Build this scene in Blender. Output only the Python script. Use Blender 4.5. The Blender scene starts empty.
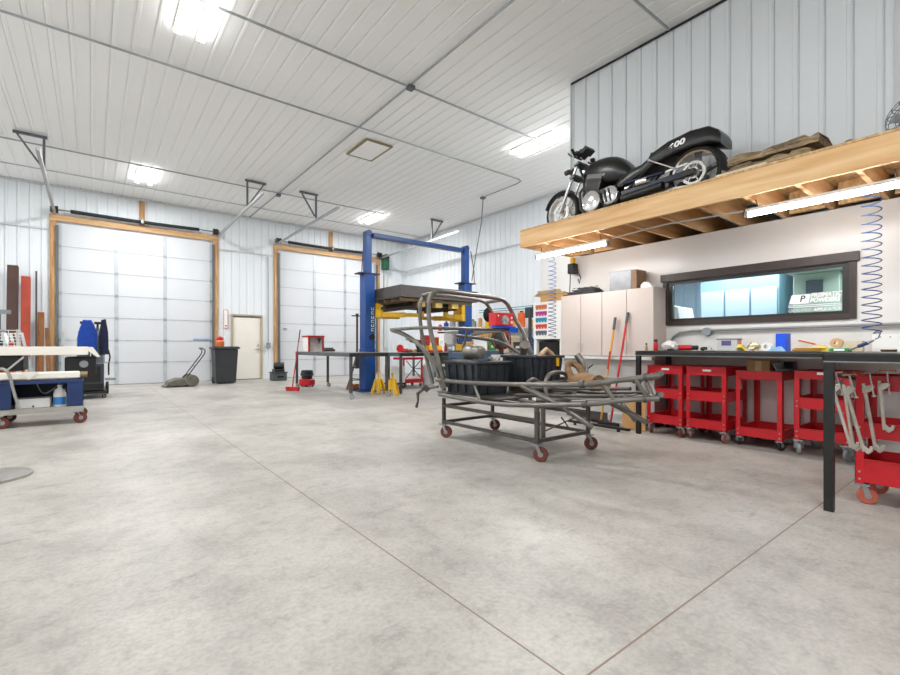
import bpy, math, random
from mathutils import Vector, Matrix, Euler
random.seed(7)
SC = bpy.context.scene
COL = SC.collection
PI = math.pi
R = math.radians

# ------------------------------------------------------------------ materials
def lin(h):
    h = h.lstrip('#')
    out = []
    for i in (0, 2, 4):
        c = int(h[i:i+2], 16) / 255
        out.append(c/12.92 if c <= .04045 else ((c+.055)/1.055)**2.4)
    return out

MATS = {}
def mat(name, hexc, rough=.5, metal=0., var=.08, scale=6., bump=0., emit=0., stretch=(1, 1, 1), hex2=None, spec=.5, detail=4., alpha=None, coat=0.):
    if name in MATS: return MATS[name]
    m = bpy.data.materials.new(name); m.use_nodes = True
    nt = m.node_tree; N = nt.nodes; L = nt.links
    b = N['Principled BSDF']
    c = lin(hexc)
    b.inputs['Roughness'].default_value = rough
    b.inputs['Metallic'].default_value = metal
    b.inputs['Specular IOR Level'].default_value = spec
    b.inputs['Coat Weight'].default_value = coat
    tc = N.new('ShaderNodeTexCoord'); mp = N.new('ShaderNodeMapping')
    mp.inputs['Scale'].default_value = stretch
    L.new(tc.outputs['Object'], mp.inputs['Vector'])
    nz = N.new('ShaderNodeTexNoise'); nz.inputs['Scale'].default_value = scale; nz.inputs['Detail'].default_value = detail
    L.new(mp.outputs['Vector'], nz.inputs['Vector'])
    rp = N.new('ShaderNodeValToRGB')
    c2 = lin(hex2) if hex2 else [min(1, x*(1+var)) for x in c]
    c1 = c if hex2 else [x*(1-var) for x in c]
    rp.color_ramp.elements[0].position = .3; rp.color_ramp.elements[1].position = .7
    rp.color_ramp.elements[0].color = (*c1, 1); rp.color_ramp.elements[1].color = (*c2, 1)
    L.new(nz.outputs['Fac'], rp.inputs['Fac']); L.new(rp.outputs['Color'], b.inputs['Base Color'])
    if bump:
        bp = N.new('ShaderNodeBump'); bp.inputs['Strength'].default_value = bump; bp.inputs['Distance'].default_value = .01
        L.new(nz.outputs['Fac'], bp.inputs['Height']); L.new(bp.outputs['Normal'], b.inputs['Normal'])
    if emit:
        b.inputs['Emission Color'].default_value = (*c, 1); b.inputs['Emission Strength'].default_value = emit
    MATS[name] = m
    return m

def wood(name, dark, light, grain=(1, 14, 14), scale=3., rough=.6):
    return mat(name, dark, rough, hex2=light, stretch=grain, scale=scale, bump=.15, detail=6)

PANEL = mat('white ribbed steel', '#e3e7ea', .6, 0, .015, .8, spec=.35)
CEILM = mat('white ceiling steel', '#f4f4f3', .7, 0, .015, .7, spec=.35)
BOARD = mat('white wallboard', '#dedad6', .25, 0, .015, 1., spec=.4)
TRIMW = mat('grey white trim', '#cfd2d2', .5, 0, .02, 2)
DARKCAV = mat('cavity shade black', '#1c1b1a', .9, 0, .1)  # near black stands in for shade in the loft cavity and swatch cabinet
DOORW = mat('white insulated door skin', '#d2d4d7', .45, 0, .012, 1.5)
STILE = mat('galvanised stile', '#bcc2c7', .45, .2, .06)
SEAM = mat('door seam grey', '#b4b8bb', .6)
CREAM = mat('cream steel door', '#ece7dc', .5, 0, .015, 2)
JAMB = mat('cream brown jamb', '#b0a184', .6)
FRAMEW = wood('jamb lumber', '#a3764a', '#d2aa78', (9, 9, .9), 2.2)
HEADW = wood('header lumber', '#ac8052', '#d4ae7e', (.9, 9, 9), 2.2)
LOFTW = wood('fascia fir', '#d09a60', '#ebc795', (9, .7, 9), 1.6)
JOISTW = wood('joist fir', '#cf9a62', '#e8c292', (.9, 9, 9), 1.8)
OSB = mat('strand board', '#b08a58', .7, hex2='#dcbb8a', scale=14, stretch=(1, 2.2, 1), bump=.1)
GALV = mat('galvanised steel', '#a8acae', .38, .75, .08, 5)
GALVD = mat('grey steel bracket', '#6d7174', .45, .6, .08, 5)
STEELG = mat('brushed steel', '#b9b7b2', .35, .8, .1, 8)
RAWST = mat('raw steel tube', '#77736d', .36, .65, .2, 7)
RAWST2 = mat('dark raw steel tube', '#5c5852', .45, .55, .2, 7)
BLACKP = mat('black powder coat', '#161616', .45, 0, .1)
BLACKR = mat('black rubber', '#1b1b1b', .7, 0, .12)
BLACKG = mat('gloss black paint', '#131312', .28, 0, .1, spec=.5)
CHAR = mat('charcoal plastic', '#34373a', .55, 0, .12, 5, bump=.05)
TOTEM = mat('black tote plastic', '#30343a', .4, 0, .3, 5)
RED = mat('red tool enamel', '#c21722', .38, 0, .06, 4, spec=.5)
REDD = mat('dull red paint', '#b52a22', .55, 0, .14, 6)
BLUEL = mat('lift blue enamel', '#0f468c', .36, 0, .07, 3)
BLUEN = mat('navy blue enamel', '#16305f', .45, 0, .12, 4)
BLUEB = mat('bright blue plastic', '#0d4fd6', .45, 0, .05)
BLUEH = mat('blue hose', '#2f4a7c', .4, 0, .05)
YEL = mat('yellow enamel', '#e6b416', .42, 0, .1, 6)
YELP = mat('yellow paper', '#e2cf62', .7, 0, .12, 14)
GREEN = mat('green plastic', '#2f8b45', .5)
TEAL = mat('teal plastic', '#1d8c97', .5)
MAG = mat('magenta plastic', '#b0287e', .5)
ORANGE = mat('orange plastic', '#d8601c', .5)
WHITE = mat('white plastic', '#efeeea', .45, 0, .02)
CABM = mat('pale beige laminate', '#c3b5ad', .5, 0, .015, 1.5)
CABS = mat('cabinet edge', '#a99c95', .5)
GREYP = mat('grey plastic', '#8b8f92', .55, 0, .08)
GREYL = mat('light grey plastic', '#c6c8c8', .55, 0, .05)
DGREY = mat('dark grey steel', '#4a4644', .5, .2, .12, 6)
CARDB = mat('cardboard', '#c79a63', .8, 0, .06, 5)
TANP = mat('tan paper', '#d0a676', .75, 0, .08, 9)
RUST = mat('tan oxidised alloy', '#8a6a49', .65, .35, .3, 14, bump=.3)
ALLOY = mat('cast alloy', '#918d86', .42, .7, .15, 9)
CHROME = mat('chrome', '#e6e6e6', .12, 1., .03)
BRONZE = mat('bronze brown frame', '#3d322d', .42, .15, .1)
REDWHEEL = mat('brown red caster tread', '#6a3328', .55, 0, .15)
TREADO = mat('salmon caster tread', '#c0604d', .55, 0, .1)
GREYTREAD = mat('grey caster tread', '#8f9394', .5, 0, .1)
DRIFT = wood('weathered wood', '#493a2b', '#b09a78', (14, 1.5, 14), 2.6, .85)
CANVAS = mat('blue coat cloth', '#1845a8', .8, 0, .15, 8)
CANVASD = mat('dark navy cloth', '#1a2440', .85, 0, .15, 8)
BEAMB = mat('brown primed steel', '#4c352b', .6, .1, .15, 3)
BEAMR = mat('red primed steel', '#a8402c', .6, .1, .2, 4)
CREAMP = mat('cream machine paint', '#ece7dc', .5, 0, .04, 4)
PLATE = mat('slate grey bed liner', '#544e4b', .6, .05, .08, 6)
JUGM = mat('milky plastic', '#e6e3dc', .4, 0, .04)
LABELB = mat('blue label paper', '#2f7ec2', .6)
INTB = mat('pale blue booth panel', '#c5dcea', .5, 0, .03, 2)
INTB2 = mat('blue grey booth panel', '#8fb0c4', .5, 0, .04, 2)
INTG = mat('pale green oven skin', '#c3dccb', .5, 0, .04, 2)
GRIP = mat('grey grip rubber', '#54585a', .7)
HANDY = mat('yellow fibreglass handle', '#d99a35', .45)
STICK = mat('white vinyl', '#f6f6f4', .5, 0, .01)
TUBE = mat('lit fluorescent tube', '#ffffff', .5, emit=30.)
TUBE2 = mat('lit led diffuser', '#ffffff', .5, emit=17.)

def glass_mat():
    m = bpy.data.materials.new('window glass'); m.use_nodes = True
    b = m.node_tree.nodes['Principled BSDF']
    b.inputs['Base Color'].default_value = (.93, .97, .99, 1)
    b.inputs['Roughness'].default_value = .02
    b.inputs['Transmission Weight'].default_value = 1.
    b.inputs['IOR'].default_value = 1.12
    return m
GLASS = glass_mat()

def concrete():
    m = bpy.data.materials.new('polished concrete'); m.use_nodes = True
    nt = m.node_tree; N = nt.nodes; L = nt.links; b = N['Principled BSDF']
    tc = N.new('ShaderNodeTexCoord')
    def noise(s, d, rough=.55, st=(1, 1, 1)):
        mp = N.new('ShaderNodeMapping'); mp.inputs['Scale'].default_value = st
        L.new(tc.outputs['Object'], mp.inputs['Vector'])
        n = N.new('ShaderNodeTexNoise'); n.inputs['Scale'].default_value = s; n.inputs['Detail'].default_value = d
        n.inputs['Roughness'].default_value = rough
        L.new(mp.outputs['Vector'], n.inputs['Vector']); return n.outputs['Fac']
    def ramp(f, p0, c0, p1, c1):
        r = N.new('ShaderNodeValToRGB'); e = r.color_ramp.elements
        e[0].position = p0; e[0].color = (*lin(c0), 1); e[1].position = p1; e[1].color = (*lin(c1), 1)
        L.new(f, r.inputs['Fac']); return r.outputs['Color']
    def mul(a, c, f=1.):
        x = N.new('ShaderNodeMix'); x.data_type = 'RGBA'; x.blend_type = 'MULTIPLY'; x.inputs[0].default_value = f
        L.new(a, x.inputs[6]); L.new(c, x.inputs[7]); return x.outputs[2]
    base = ramp(noise(.45, 6, .62), .36, '#aaa69f', .62, '#bfbab2')
    base = mul(base, ramp(noise(1.7, 8, .68, (1, .8, 1)), .36, '#b4b2b0', .56, '#ffffff'), .42)
    base = mul(base, ramp(noise(3.2, 9, .75, (.6, 1.6, 1)), .30, '#8f8f92', .42, '#ffffff'), .4)
    base = mul(base, ramp(noise(9, 8, .7), .36, '#b9b8b8', .5, '#ffffff'), .3)
    base = mul(base, ramp(noise(46, 4, .65), .25, '#c2c0be', .6, '#ffffff'), .5)
    base = mul(base, ramp(noise(.8, 10, .7, (1.4, .7, 1)), .62, '#ffffff', .78, '#e0cfae'), .4)
    # saw cut control joints
    sep = N.new('ShaderNodeSeparateXYZ'); L.new(tc.outputs['Object'], sep.inputs[0])
    def line(o, pos, w):
        s = N.new('ShaderNodeMath'); s.operation = 'SUBTRACT'; s.inputs[1].default_value = pos; L.new(sep.outputs[o], s.inputs[0])
        a = N.new('ShaderNodeMath'); a.operation = 'ABSOLUTE'; L.new(s.outputs[0], a.inputs[0])
        t = N.new('ShaderNodeMath'); t.operation = 'LESS_THAN'; t.inputs[1].default_value = w; L.new(a.outputs[0], t.inputs[0])
        return t.outputs[0]
    mx = None
    for o, p in (('X', 1.2), ('X', -3.4), ('X', 5.8), ('Y', .89), ('Y', 12.9)):
        l = line(o, p, .004)
        if mx is None: mx = l
        else:
            k = N.new('ShaderNodeMath'); k.operation = 'MAXIMUM'; L.new(mx, k.inputs[0]); L.new(l, k.inputs[1]); mx = k.outputs[0]
    x = N.new('ShaderNodeMix'); x.data_type = 'RGBA'; L.new(mx, x.inputs[0]); L.new(base, x.inputs[6])
    x.inputs[7].default_value = (*lin('#7d6c5c'), 1)
    L.new(x.outputs[2], b.inputs['Base Color'])
    rr = N.new('ShaderNodeMapRange'); L.new(noise(1.3, 6), rr.inputs[0])
    rr.inputs[1].default_value = .3; rr.inputs[2].default_value = .7; rr.inputs[3].default_value = .34; rr.inputs[4].default_value = .55
    L.new(rr.outputs[0], b.inputs['Roughness'])
    b.inputs['Specular IOR Level'].default_value = .35
    bp = N.new('ShaderNodeBump'); bp.inputs['Strength'].default_value = .06; bp.inputs['Distance'].default_value = .01
    L.new(noise(9, 6), bp.inputs['Height']); L.new(bp.outputs['Normal'], b.inputs['Normal'])
    return m
CONC = concrete()

# ------------------------------------------------------------------ mesh helpers
def basis(d):
    d = Vector(d).normalized()
    a = Vector((0, 0, 1)) if abs(d.z) < .9 else Vector((1, 0, 0))
    u = d.cross(a).normalized(); v = d.cross(u).normalized()
    return u, v

class MB:
    def __init__(s): s.v = []; s.f = []
    def add(s, vs, fs):
        o = len(s.v); s.v += [tuple(v) for v in vs]; s.f += [tuple(i+o for i in f) for f in fs]; return s
    def box(s, x0, x1, y0, y1, z0, z1):
        return s.add([(x0,y0,z0),(x1,y0,z0),(x1,y1,z0),(x0,y1,z0),(x0,y0,z1),(x1,y0,z1),(x1,y1,z1),(x0,y1,z1)],
                     [(0,3,2,1),(4,5,6,7),(0,1,5,4),(1,2,6,5),(2,3,7,6),(3,0,4,7)])
    def obox(s, c, size, rot=(0, 0, 0)):
        m = Euler(rot).to_matrix(); c = Vector(c); h = [x/2 for x in size]
        vs = [c + m @ Vector((sx*h[0], sy*h[1], sz*h[2])) for sz in (-1, 1) for sx, sy in ((-1,-1),(1,-1),(1,1),(-1,1))]
        return s.add(vs, [(0,3,2,1),(4,5,6,7),(0,1,5,4),(1,2,6,5),(2,3,7,6),(3,0,4,7)])
    def bar(s, p0, p1, w, h=None):           # square bar between two points
        p0, p1 = Vector(p0), Vector(p1); h = h or w
        u, v = basis(p1-p0)
        vs = [p + u*a*w/2 + v*b*h/2 for p in (p0, p1) for a, b in ((-1,-1),(1,-1),(1,1),(-1,1))]
        return s.add(vs, [(0,3,2,1),(4,5,6,7),(0,1,5,4),(1,2,6,5),(2,3,7,6),(3,0,4,7)])
    def cyl(s, p0, p1, r, n=14, r2=None):
        p0, p1 = Vector(p0), Vector(p1); r2 = r if r2 is None else r2
        u, v = basis(p1-p0)
        vs = [p + (u*math.cos(2*PI*i/n) + v*math.sin(2*PI*i/n))*q for p, q in ((p0, r), (p1, r2)) for i in range(n)]
        fs = [(i, (i+1) % n, n+(i+1) % n, n+i) for i in range(n)] + [tuple(range(n))[::-1], tuple(range(n, 2*n))]
        return s.add(vs, fs)
    def tube(s, pts, r, n=8, closed=False):
        pts = [Vector(p) for p in pts]; k = len(pts); rings = []
        u = None
        for i, p in enumerate(pts):
            if closed: d = pts[(i+1) % k] - pts[i-1]
            else: d = pts[min(i+1, k-1)] - pts[max(i-1, 0)]
            d.normalize()
            if u is None: u, v = basis(d)
            else:
                u = (u - d*u.dot(d)).normalized(); v = d.cross(u)
            rr = r[i] if isinstance(r, (list, tuple)) else r
            rings.append([p + (u*math.cos(2*PI*j/n) + v*math.sin(2*PI*j/n))*rr for j in range(n)])
        vs = [q for g in rings for q in g]; fs = []
        for i in range(k if closed else k-1):
            a, b = i*n, ((i+1) % k)*n
            fs += [(a+j, a+(j+1) % n, b+(j+1) % n, b+j) for j in range(n)]
        if not closed: fs += [tuple(range(n))[::-1], tuple(range((k-1)*n, k*n))]
        return s.add(vs, fs)
    def lathe(s, prof, c=(0, 0, 0), axis='z', n=24, closed=False):
        c = Vector(c); vs = []
        for r, z in prof:
            for j in range(n):
                a = 2*PI*j/n; x, y = r*math.cos(a), r*math.sin(a)
                vs.append(c + Vector({'z': (x, y, z), 'x': (z, x, y), 'y': (y, z, x)}[axis]))
        k = len(prof); fs = []
        for i in range(k if closed else k-1):
            a, b = i*n, ((i+1) % k)*n
            fs += [(a+j, a+(j+1) % n, b+(j+1) % n, b+j) for j in range(n)]
        if not closed: fs += [tuple(range(n))[::-1], tuple(range((k-1)*n, k*n))]
        return s.add(vs, fs)
    def torus(s, c, Rr, r, axis='z', n=28, m=8, sq=1.):
        return s.lathe([(Rr+r*math.cos(2*PI*i/m), r*sq*math.sin(2*PI*i/m)) for i in range(m)], c, axis, n, True)
    def ball(s, c, rad, n=12, m=8):
        if not isinstance(rad, (tuple, list)): rad = (rad,)*3
        vs = []
        for i in range(1, m):
            t = PI*i/m
            for j in range(n):
                a = 2*PI*j/n
                vs.append((c[0]+rad[0]*math.sin(t)*math.cos(a), c[1]+rad[1]*math.sin(t)*math.sin(a), c[2]-rad[2]*math.cos(t)))
        b = len(vs); vs += [(c[0], c[1], c[2]-rad[2]), (c[0], c[1], c[2]+rad[2])]
        fs = [(i*n+j, i*n+(j+1) % n, (i+1)*n+(j+1) % n, (i+1)*n+j) for i in range(m-2) for j in range(n)]
        fs += [(b, (j+1) % n, j) for j in range(n)] + [(b+1, (m-2)*n+j, (m-2)*n+(j+1) % n) for j in range(n)]
        return s.add(vs, fs)
    def prism(s, poly, axis, a, b):          # polygon extruded along an axis
        k = len(poly)
        def P(p, t): return {'x': (t, p[0], p[1]), 'y': (p[0], t, p[1]), 'z': (p[0], p[1], t)}[axis]
        vs = [P(p, a) for p in poly] + [P(p, b) for p in poly]
        return s.add(vs, [tuple(range(k))[::-1], tuple(range(k, 2*k))] + [(i, (i+1) % k, k+(i+1) % k, k+i) for i in range(k)])
    def loft(s, rings):
        n = len(rings[0]); vs = [p for g in rings for p in g]; k = len(rings)
        fs = [(i*n+j, i*n+(j+1) % n, (i+1)*n+(j+1) % n, (i+1)*n+j) for i in range(k-1) for j in range(n)]
        fs += [tuple(range(n))[::-1], tuple(range((k-1)*n, k*n))]
        return s.add(vs, fs)
    def tray(s, x0, x1, y0, y1, z0, z1, t=.012):   # open box
        s.box(x0, x1, y0, y1, z0, z0+t)
        s.box(x0, x0+t, y0, y1, z0+t, z1); s.box(x1-t, x1, y0, y1, z0+t, z1)
        s.box(x0+t, x1-t, y0, y0+t, z0+t, z1); return s.box(x0+t, x1-t, y1-t, y1, z0+t, z1)
    def build(s, name, m, parent=None, label=None, smooth=True, bevel=0., origin=None, kind=None, sub=0):
        if parent is not None:
            rt = parent
            while rt.parent is not None: rt = rt.parent
            o = Vector(rt.location)
        else: o = Vector(origin or (0, 0, 0))
        me = bpy.data.meshes.new(name)
        me.from_pydata([tuple(Vector(v)-o) for v in s.v], [], s.f)
        import bmesh
        bm = bmesh.new(); bm.from_mesh(me); bmesh.ops.recalc_face_normals(bm, faces=bm.faces); bm.to_mesh(me); bm.free()
        me.materials.append(m)
        if smooth:
            for p in me.polygons: p.use_smooth = True
            me.set_sharp_from_angle(angle=R(38))
        ob = bpy.data.objects.new(name, me); COL.objects.link(ob)
        if parent is not None: ob.parent = parent
        else: ob.location = o
        if bevel:
            b = ob.modifiers.new('bevel', 'BEVEL'); b.width = bevel; b.segments = 2; b.limit_method = 'ANGLE'
        if sub:
            d = ob.modifiers.new('sub', 'SUBSURF'); d.levels = sub; d.render_levels = sub
        if label: ob['label'] = label
        if kind: ob['kind'] = kind
        return ob

def thing(name, label, cat, loc=(0, 0, 0), group=None):
    o = bpy.data.objects.new(name, None); COL.objects.link(o); o.location = loc; o.empty_display_size = .1
    o['label'] = label; o['category'] = cat
    if group: o['group'] = group
    return o
def solo(mb, name, m, label, cat, group=None, **k):
    xs = [v[0] for v in mb.v]; ys = [v[1] for v in mb.v]; z = min(v[2] for v in mb.v)
    o = mb.build(name, m, origin=((min(xs)+max(xs))/2, (min(ys)+max(ys))/2, z), **k)
    o['label'] = label; o['category'] = cat
    if group: o['group'] = group
    return o
def dup(root, loc, rz=0., label=None):
    def cp(o, par):
        c = o.copy(); COL.objects.link(c); c.parent = par
        for ch in list(o.children): cp(ch, c)
        return c
    kids = list(root.children)
    r = root.copy(); COL.objects.link(r)
    for ch in kids: cp(ch, r)
    r.location = loc; r.rotation_euler = (0, 0, rz)
    if label: r['label'] = label
    return r
def struct(mb, name, m, parent=None, **k):
    o = mb.build(name, m, parent, **k)
    if parent is None: o['kind'] = 'structure'
    return o
def text(name, body, m, parent, loc, rot, size, extrude=.0015, shear=0., align='CENTER', sx=1., bold=0.):
    cu = bpy.data.curves.new(name, 'FONT'); cu.body = body; cu.size = size; cu.extrude = extrude; cu.shear = shear
    cu.align_x = align; cu.align_y = 'CENTER'; cu.offset = bold
    cu.materials.append(m)
    tmp = bpy.data.objects.new(name, cu); COL.objects.link(tmp)
    me = bpy.data.meshes.new_from_object(tmp.evaluated_get(bpy.context.evaluated_depsgraph_get()))
    while max(max(abs(v.co.x), abs(v.co.y)) for v in me.vertices) > size*len(body)*.45 and cu.offset > 1e-5:
        cu.offset *= .8      # the font outline can spike at some offsets
        me = bpy.data.meshes.new_from_object(tmp.evaluated_get(bpy.context.evaluated_depsgraph_get()))
    bpy.data.objects.remove(tmp)
    o = bpy.data.objects.new(name, me); COL.objects.link(o)
    o.location = loc; o.rotation_euler = rot; o.scale = (sx, 1, 1)
    if parent is not None:
        rt = parent
        while rt.parent is not None: rt = rt.parent
        o.location = Vector(loc) - Vector(rt.location); o.parent = parent
    return o
def arc(c, r, a0, a1, n, plane='xz'):
    out = []
    for i in range(n+1):
        a = R(a0+(a1-a0)*i/n); u, v = r*math.cos(a), r*math.sin(a)
        out.append({'xz': (c[0]+u, c[1], c[2]+v), 'yz': (c[0], c[1]+u, c[2]+v), 'xy': (c[0]+u, c[1]+v, c[2])}[plane])
    return out
def smoothpath(pts, n=6, closed=False):
    P = [Vector(p) for p in pts]; out = []; k = len(P)
    for i in range(k if closed else k-1):
        g = (lambda j: P[j % k]) if closed else (lambda j: P[max(0, min(k-1, j))])
        a, b, c, d = g(i-1), g(i), g(i+1), g(i+2)
        for t in range(n):
            t /= n
            out.append(.5*((2*b)+(-a+c)*t+(2*a-5*b+4*c-d)*t*t+(-a+3*b-3*c+d)*t**3))
    if not closed: out.append(P[-1])
    return out
def caster(par, x, y, top, r, w, tread, name='caster', fork=GALV, ang=0.):
    """swivel caster: fork (part) with a wheel (sub-part); wheel axle along y when ang = 0"""
    ca, sa = math.cos(ang), math.sin(ang)
    f = MB(); off = r*.45
    cx, cy = x+ca*off, y+sa*off
    f.obox((x, y, top-.006), (r*1.3, r*1.3, .012))
    for sgn in (-1, 1):
        ox, oy = -sa*sgn*(w/2+.008), ca*sgn*(w/2+.008)
        f.bar((x+ox, y+oy, top-.012), (cx+ox, cy+oy, r), r*.55, .006)
    o = f.build(name, fork, par)
    wm = MB(); n = 20
    ax = Vector((-sa, ca, 0))
    prof = [(r*.35, -w/2), (r*.9, -w/2), (r, -w*.35), (r, w*.35), (r*.9, w/2), (r*.35, w/2)]
    u = Vector((ca, sa, 0)); v = Vector((0, 0, 1)); c = Vector((cx, cy, r+.001)); vs = []
    for q, h in prof:
        for j in range(n):
            a = 2*PI*j/n; vs.append(c+ax*h+(u*math.cos(a)+v*math.sin(a))*q)
    fs = [(i*n+j, i*n+(j+1) % n, (i+1)*n+(j+1) % n, (i+1)*n+j) for i in range(len(prof)-1) for j in range(n)]
    wm.add(vs, fs)
    wo = wm.build('wheel', tread, o)
    h = MB(); h.cyl(c-ax*w*.52, c+ax*w*.52, r*.36); h.build('hub', GALV, o)
    return o

# ------------------------------------------------------------------ the setting
YB, XF, XW, YE, ZC = 15.9, 10.1, 6.1, 4.6, 5.33      # back wall, far side wall, window wall, its end, ceiling
XL, YF = -6., -4.
PITCH = .2286

def ribbed(M, a0, a1, b0, b1, place, phase=0., h=.010, minor=False):
    """a steel panel with trapezoid ribs every 9 inches, profile along a, extruded along b"""
    pts = [(a0, 0)]
    k = math.floor((a0-phase)/PITCH)
    while True:
        c = phase+k*PITCH; k += 1
        if c-.03 >= a1: break
        for d, q in ((-.0065, 0), (-.0055, -.018), (.0055, -.018), (.0065, 0), (.02, h), (.05, h), (.062, 0)):
            if a0 < c+d < a1: pts.append((c+d, q))
        for d in ((.0905, .1381) if minor else ()):
            for e, q in ((-.006, 0), (0, .003), (.006, 0)):
                if a0 < c+d+e < a1: pts.append((c+d+e, q))
    pts.append((a1, 0))
    vs = [place(a, q, b0) for a, q in pts]+[place(a, q, b1) for a, q in pts]; n = len(pts)
    M.add(vs, [(i, i+1, n+i+1, n+i) for i in range(n-1)])

f = MB(); f.add([(XL, YF, 0), (XF, YF, 0), (XF, YB, 0), (XL, YB, 0)], [(0, 1, 2, 3)])
f.add([(XL, YF, -.1), (XF, YF, -.1), (XF, YB, -.1), (XL, YB, -.1)], [(0, 1, 2, 3)])
struct(f, 'floor', CONC, smooth=False)

c = MB(); ribbed(c, XL, XF, YF, YB, lambda a, q, b: (a, b, ZC-q), -.02, .006, False)
c.box(XL, XF, YF, YB, ZC+.03, ZC+.05)
struct(c, 'ceiling', CEILM, smooth=False)

D1 = (-.727, 2.993, 4.36); D2 = (4.995, 8.761, 4.36); MD = (3.515, 4.471, 2.07)
w = MB(); bk = lambda a, q, b: (a, YB-q, b)
for a0, a1, z0, z1 in ((XL, D1[0], 0, ZC), (D1[0], D1[1], D1[2], ZC), (D1[1], MD[0], 0, ZC), (MD[0], MD[1], MD[2], ZC), (MD[1], D2[0], 0, ZC),
                       (D2[0], D2[1], D2[2], ZC), (D2[1], XF, 0, ZC)):
    ribbed(w, a0, a1, z0, z1, bk, .1)
w.box(XL, XF, YB+.12, YB+.2, 0, ZC)
struct(w, 'wall_back', PANEL, smooth=False)
w = MB(); ribbed(w, YE, YB, 0, ZC, lambda a, q, b: (XF-q, a, b), .05); w.box(XF+.02, XF+.1, YF, YB, 0, ZC)
struct(w, 'wall_right', PANEL, smooth=False)
w = MB(); ribbed(w, YF, YB, 0, ZC, lambda a, q, b: (XL+q, a, b), .05); w.box(XL-.1, XL-.02, YF, YB, 0, ZC)
struct(w, 'wall_left', PANEL, smooth=False)
w = MB(); ribbed(w, XL, XF, 0, ZC, lambda a, q, b: (a, YF+q, b), .1); w.box(XL, XF, YF-.1, YF-.02, 0, ZC)
struct(w, 'wall_front', PANEL, smooth=False)
# window wall below, ribbed wall above the loft
WY0, WY1, WZ0, WZ1 = 1.17, 3.04, 1.40, 1.93
w = MB()
for y0, y1, z0, z1 in ((YF, WY0, 0, 2.497), (WY1, YE, 0, 2.497), (WY0, WY1, 0, WZ0), (WY0, WY1, WZ1, 2.497)):
    w.box(XW, XW+.12, y0, y1, z0, z1)
struct(w, 'wall_window', BOARD, smooth=False)
w = MB(); ribbed(w, .831, YE, 2.752, ZC, lambda a, q, b: (XW-q, a, b), .219); w.box(XW+.02, XW+.1, .831, YE, 2.752, ZC)
struct(w, 'wall_loft', PANEL, smooth=False)
w = MB(); w.box(XW+.12, XF, YE-.08, YE, 0, ZC); struct(w, 'wall_return', PANEL, smooth=False)
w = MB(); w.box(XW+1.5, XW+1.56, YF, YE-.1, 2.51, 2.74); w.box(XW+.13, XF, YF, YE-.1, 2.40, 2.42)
struct(w, 'wall_cavity', DARKCAV, smooth=False)  # shade of the open joist bays put into near black boards
# trims: wall girt strips, ceiling angle, corner trims
def trim(n, mb, m=TRIMW): return struct(mb, ('trim_%d' % n) if n != 10 else 'wall_loft_end', m, smooth=False)
t = MB(); t.box(XL, D1[0]-.2, YB-.045, YB-.002, 4.13, 4.17); trim(1, t)
t = MB(); t.box(D1[1]+.2, D2[0]-.2, YB-.045, YB-.002, 4.13, 4.17); trim(2, t)
t = MB(); t.box(D2[1]+.2, XF-.05, YB-.045, YB-.002, 4.13, 4.17); trim(3, t)
t = MB(); t.box(XF-.045, XF-.002, YE+.02, YB-.05, 4.13, 4.17); trim(4, t)
t = MB(); t.box(XW-.05, XW+.12, .775, .829, 2.756, ZC-.02); trim(5, t, TRIMW)
t = MB(); t.box(XW-.024, XW+.12, YE+.001, YE+.02, 2.76, ZC-.02); trim(6, t, TRIMW)
t = MB(); t.box(XW-.03, XW-.019, YE-3.77, YE, ZC-.055, ZC-.025); trim(7, t, mat('black gap trim', '#232323', .7))
t = MB(); t.box(XF-.06, XF-.019, YE, YB-.02, ZC-.06, ZC-.02); t.box(XL, XF-.06, YB-.06, YB-.019, ZC-.06, ZC-.02); trim(8, t, TRIMW)
# plain white sheet on the far side wall
t = MB(); t.box(XF-.035, XF-.02, 6.2, 8.65, .9, 3.6); trim(9, t, BOARD)
# blue upper wall seen past the end of the loft wall
t = MB(); t.box(XW+.5, XW+.54, YF, .77, 2.76, ZC-.02); trim(10, t, mat('dark blue wall', '#1d3557', .6))

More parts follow.
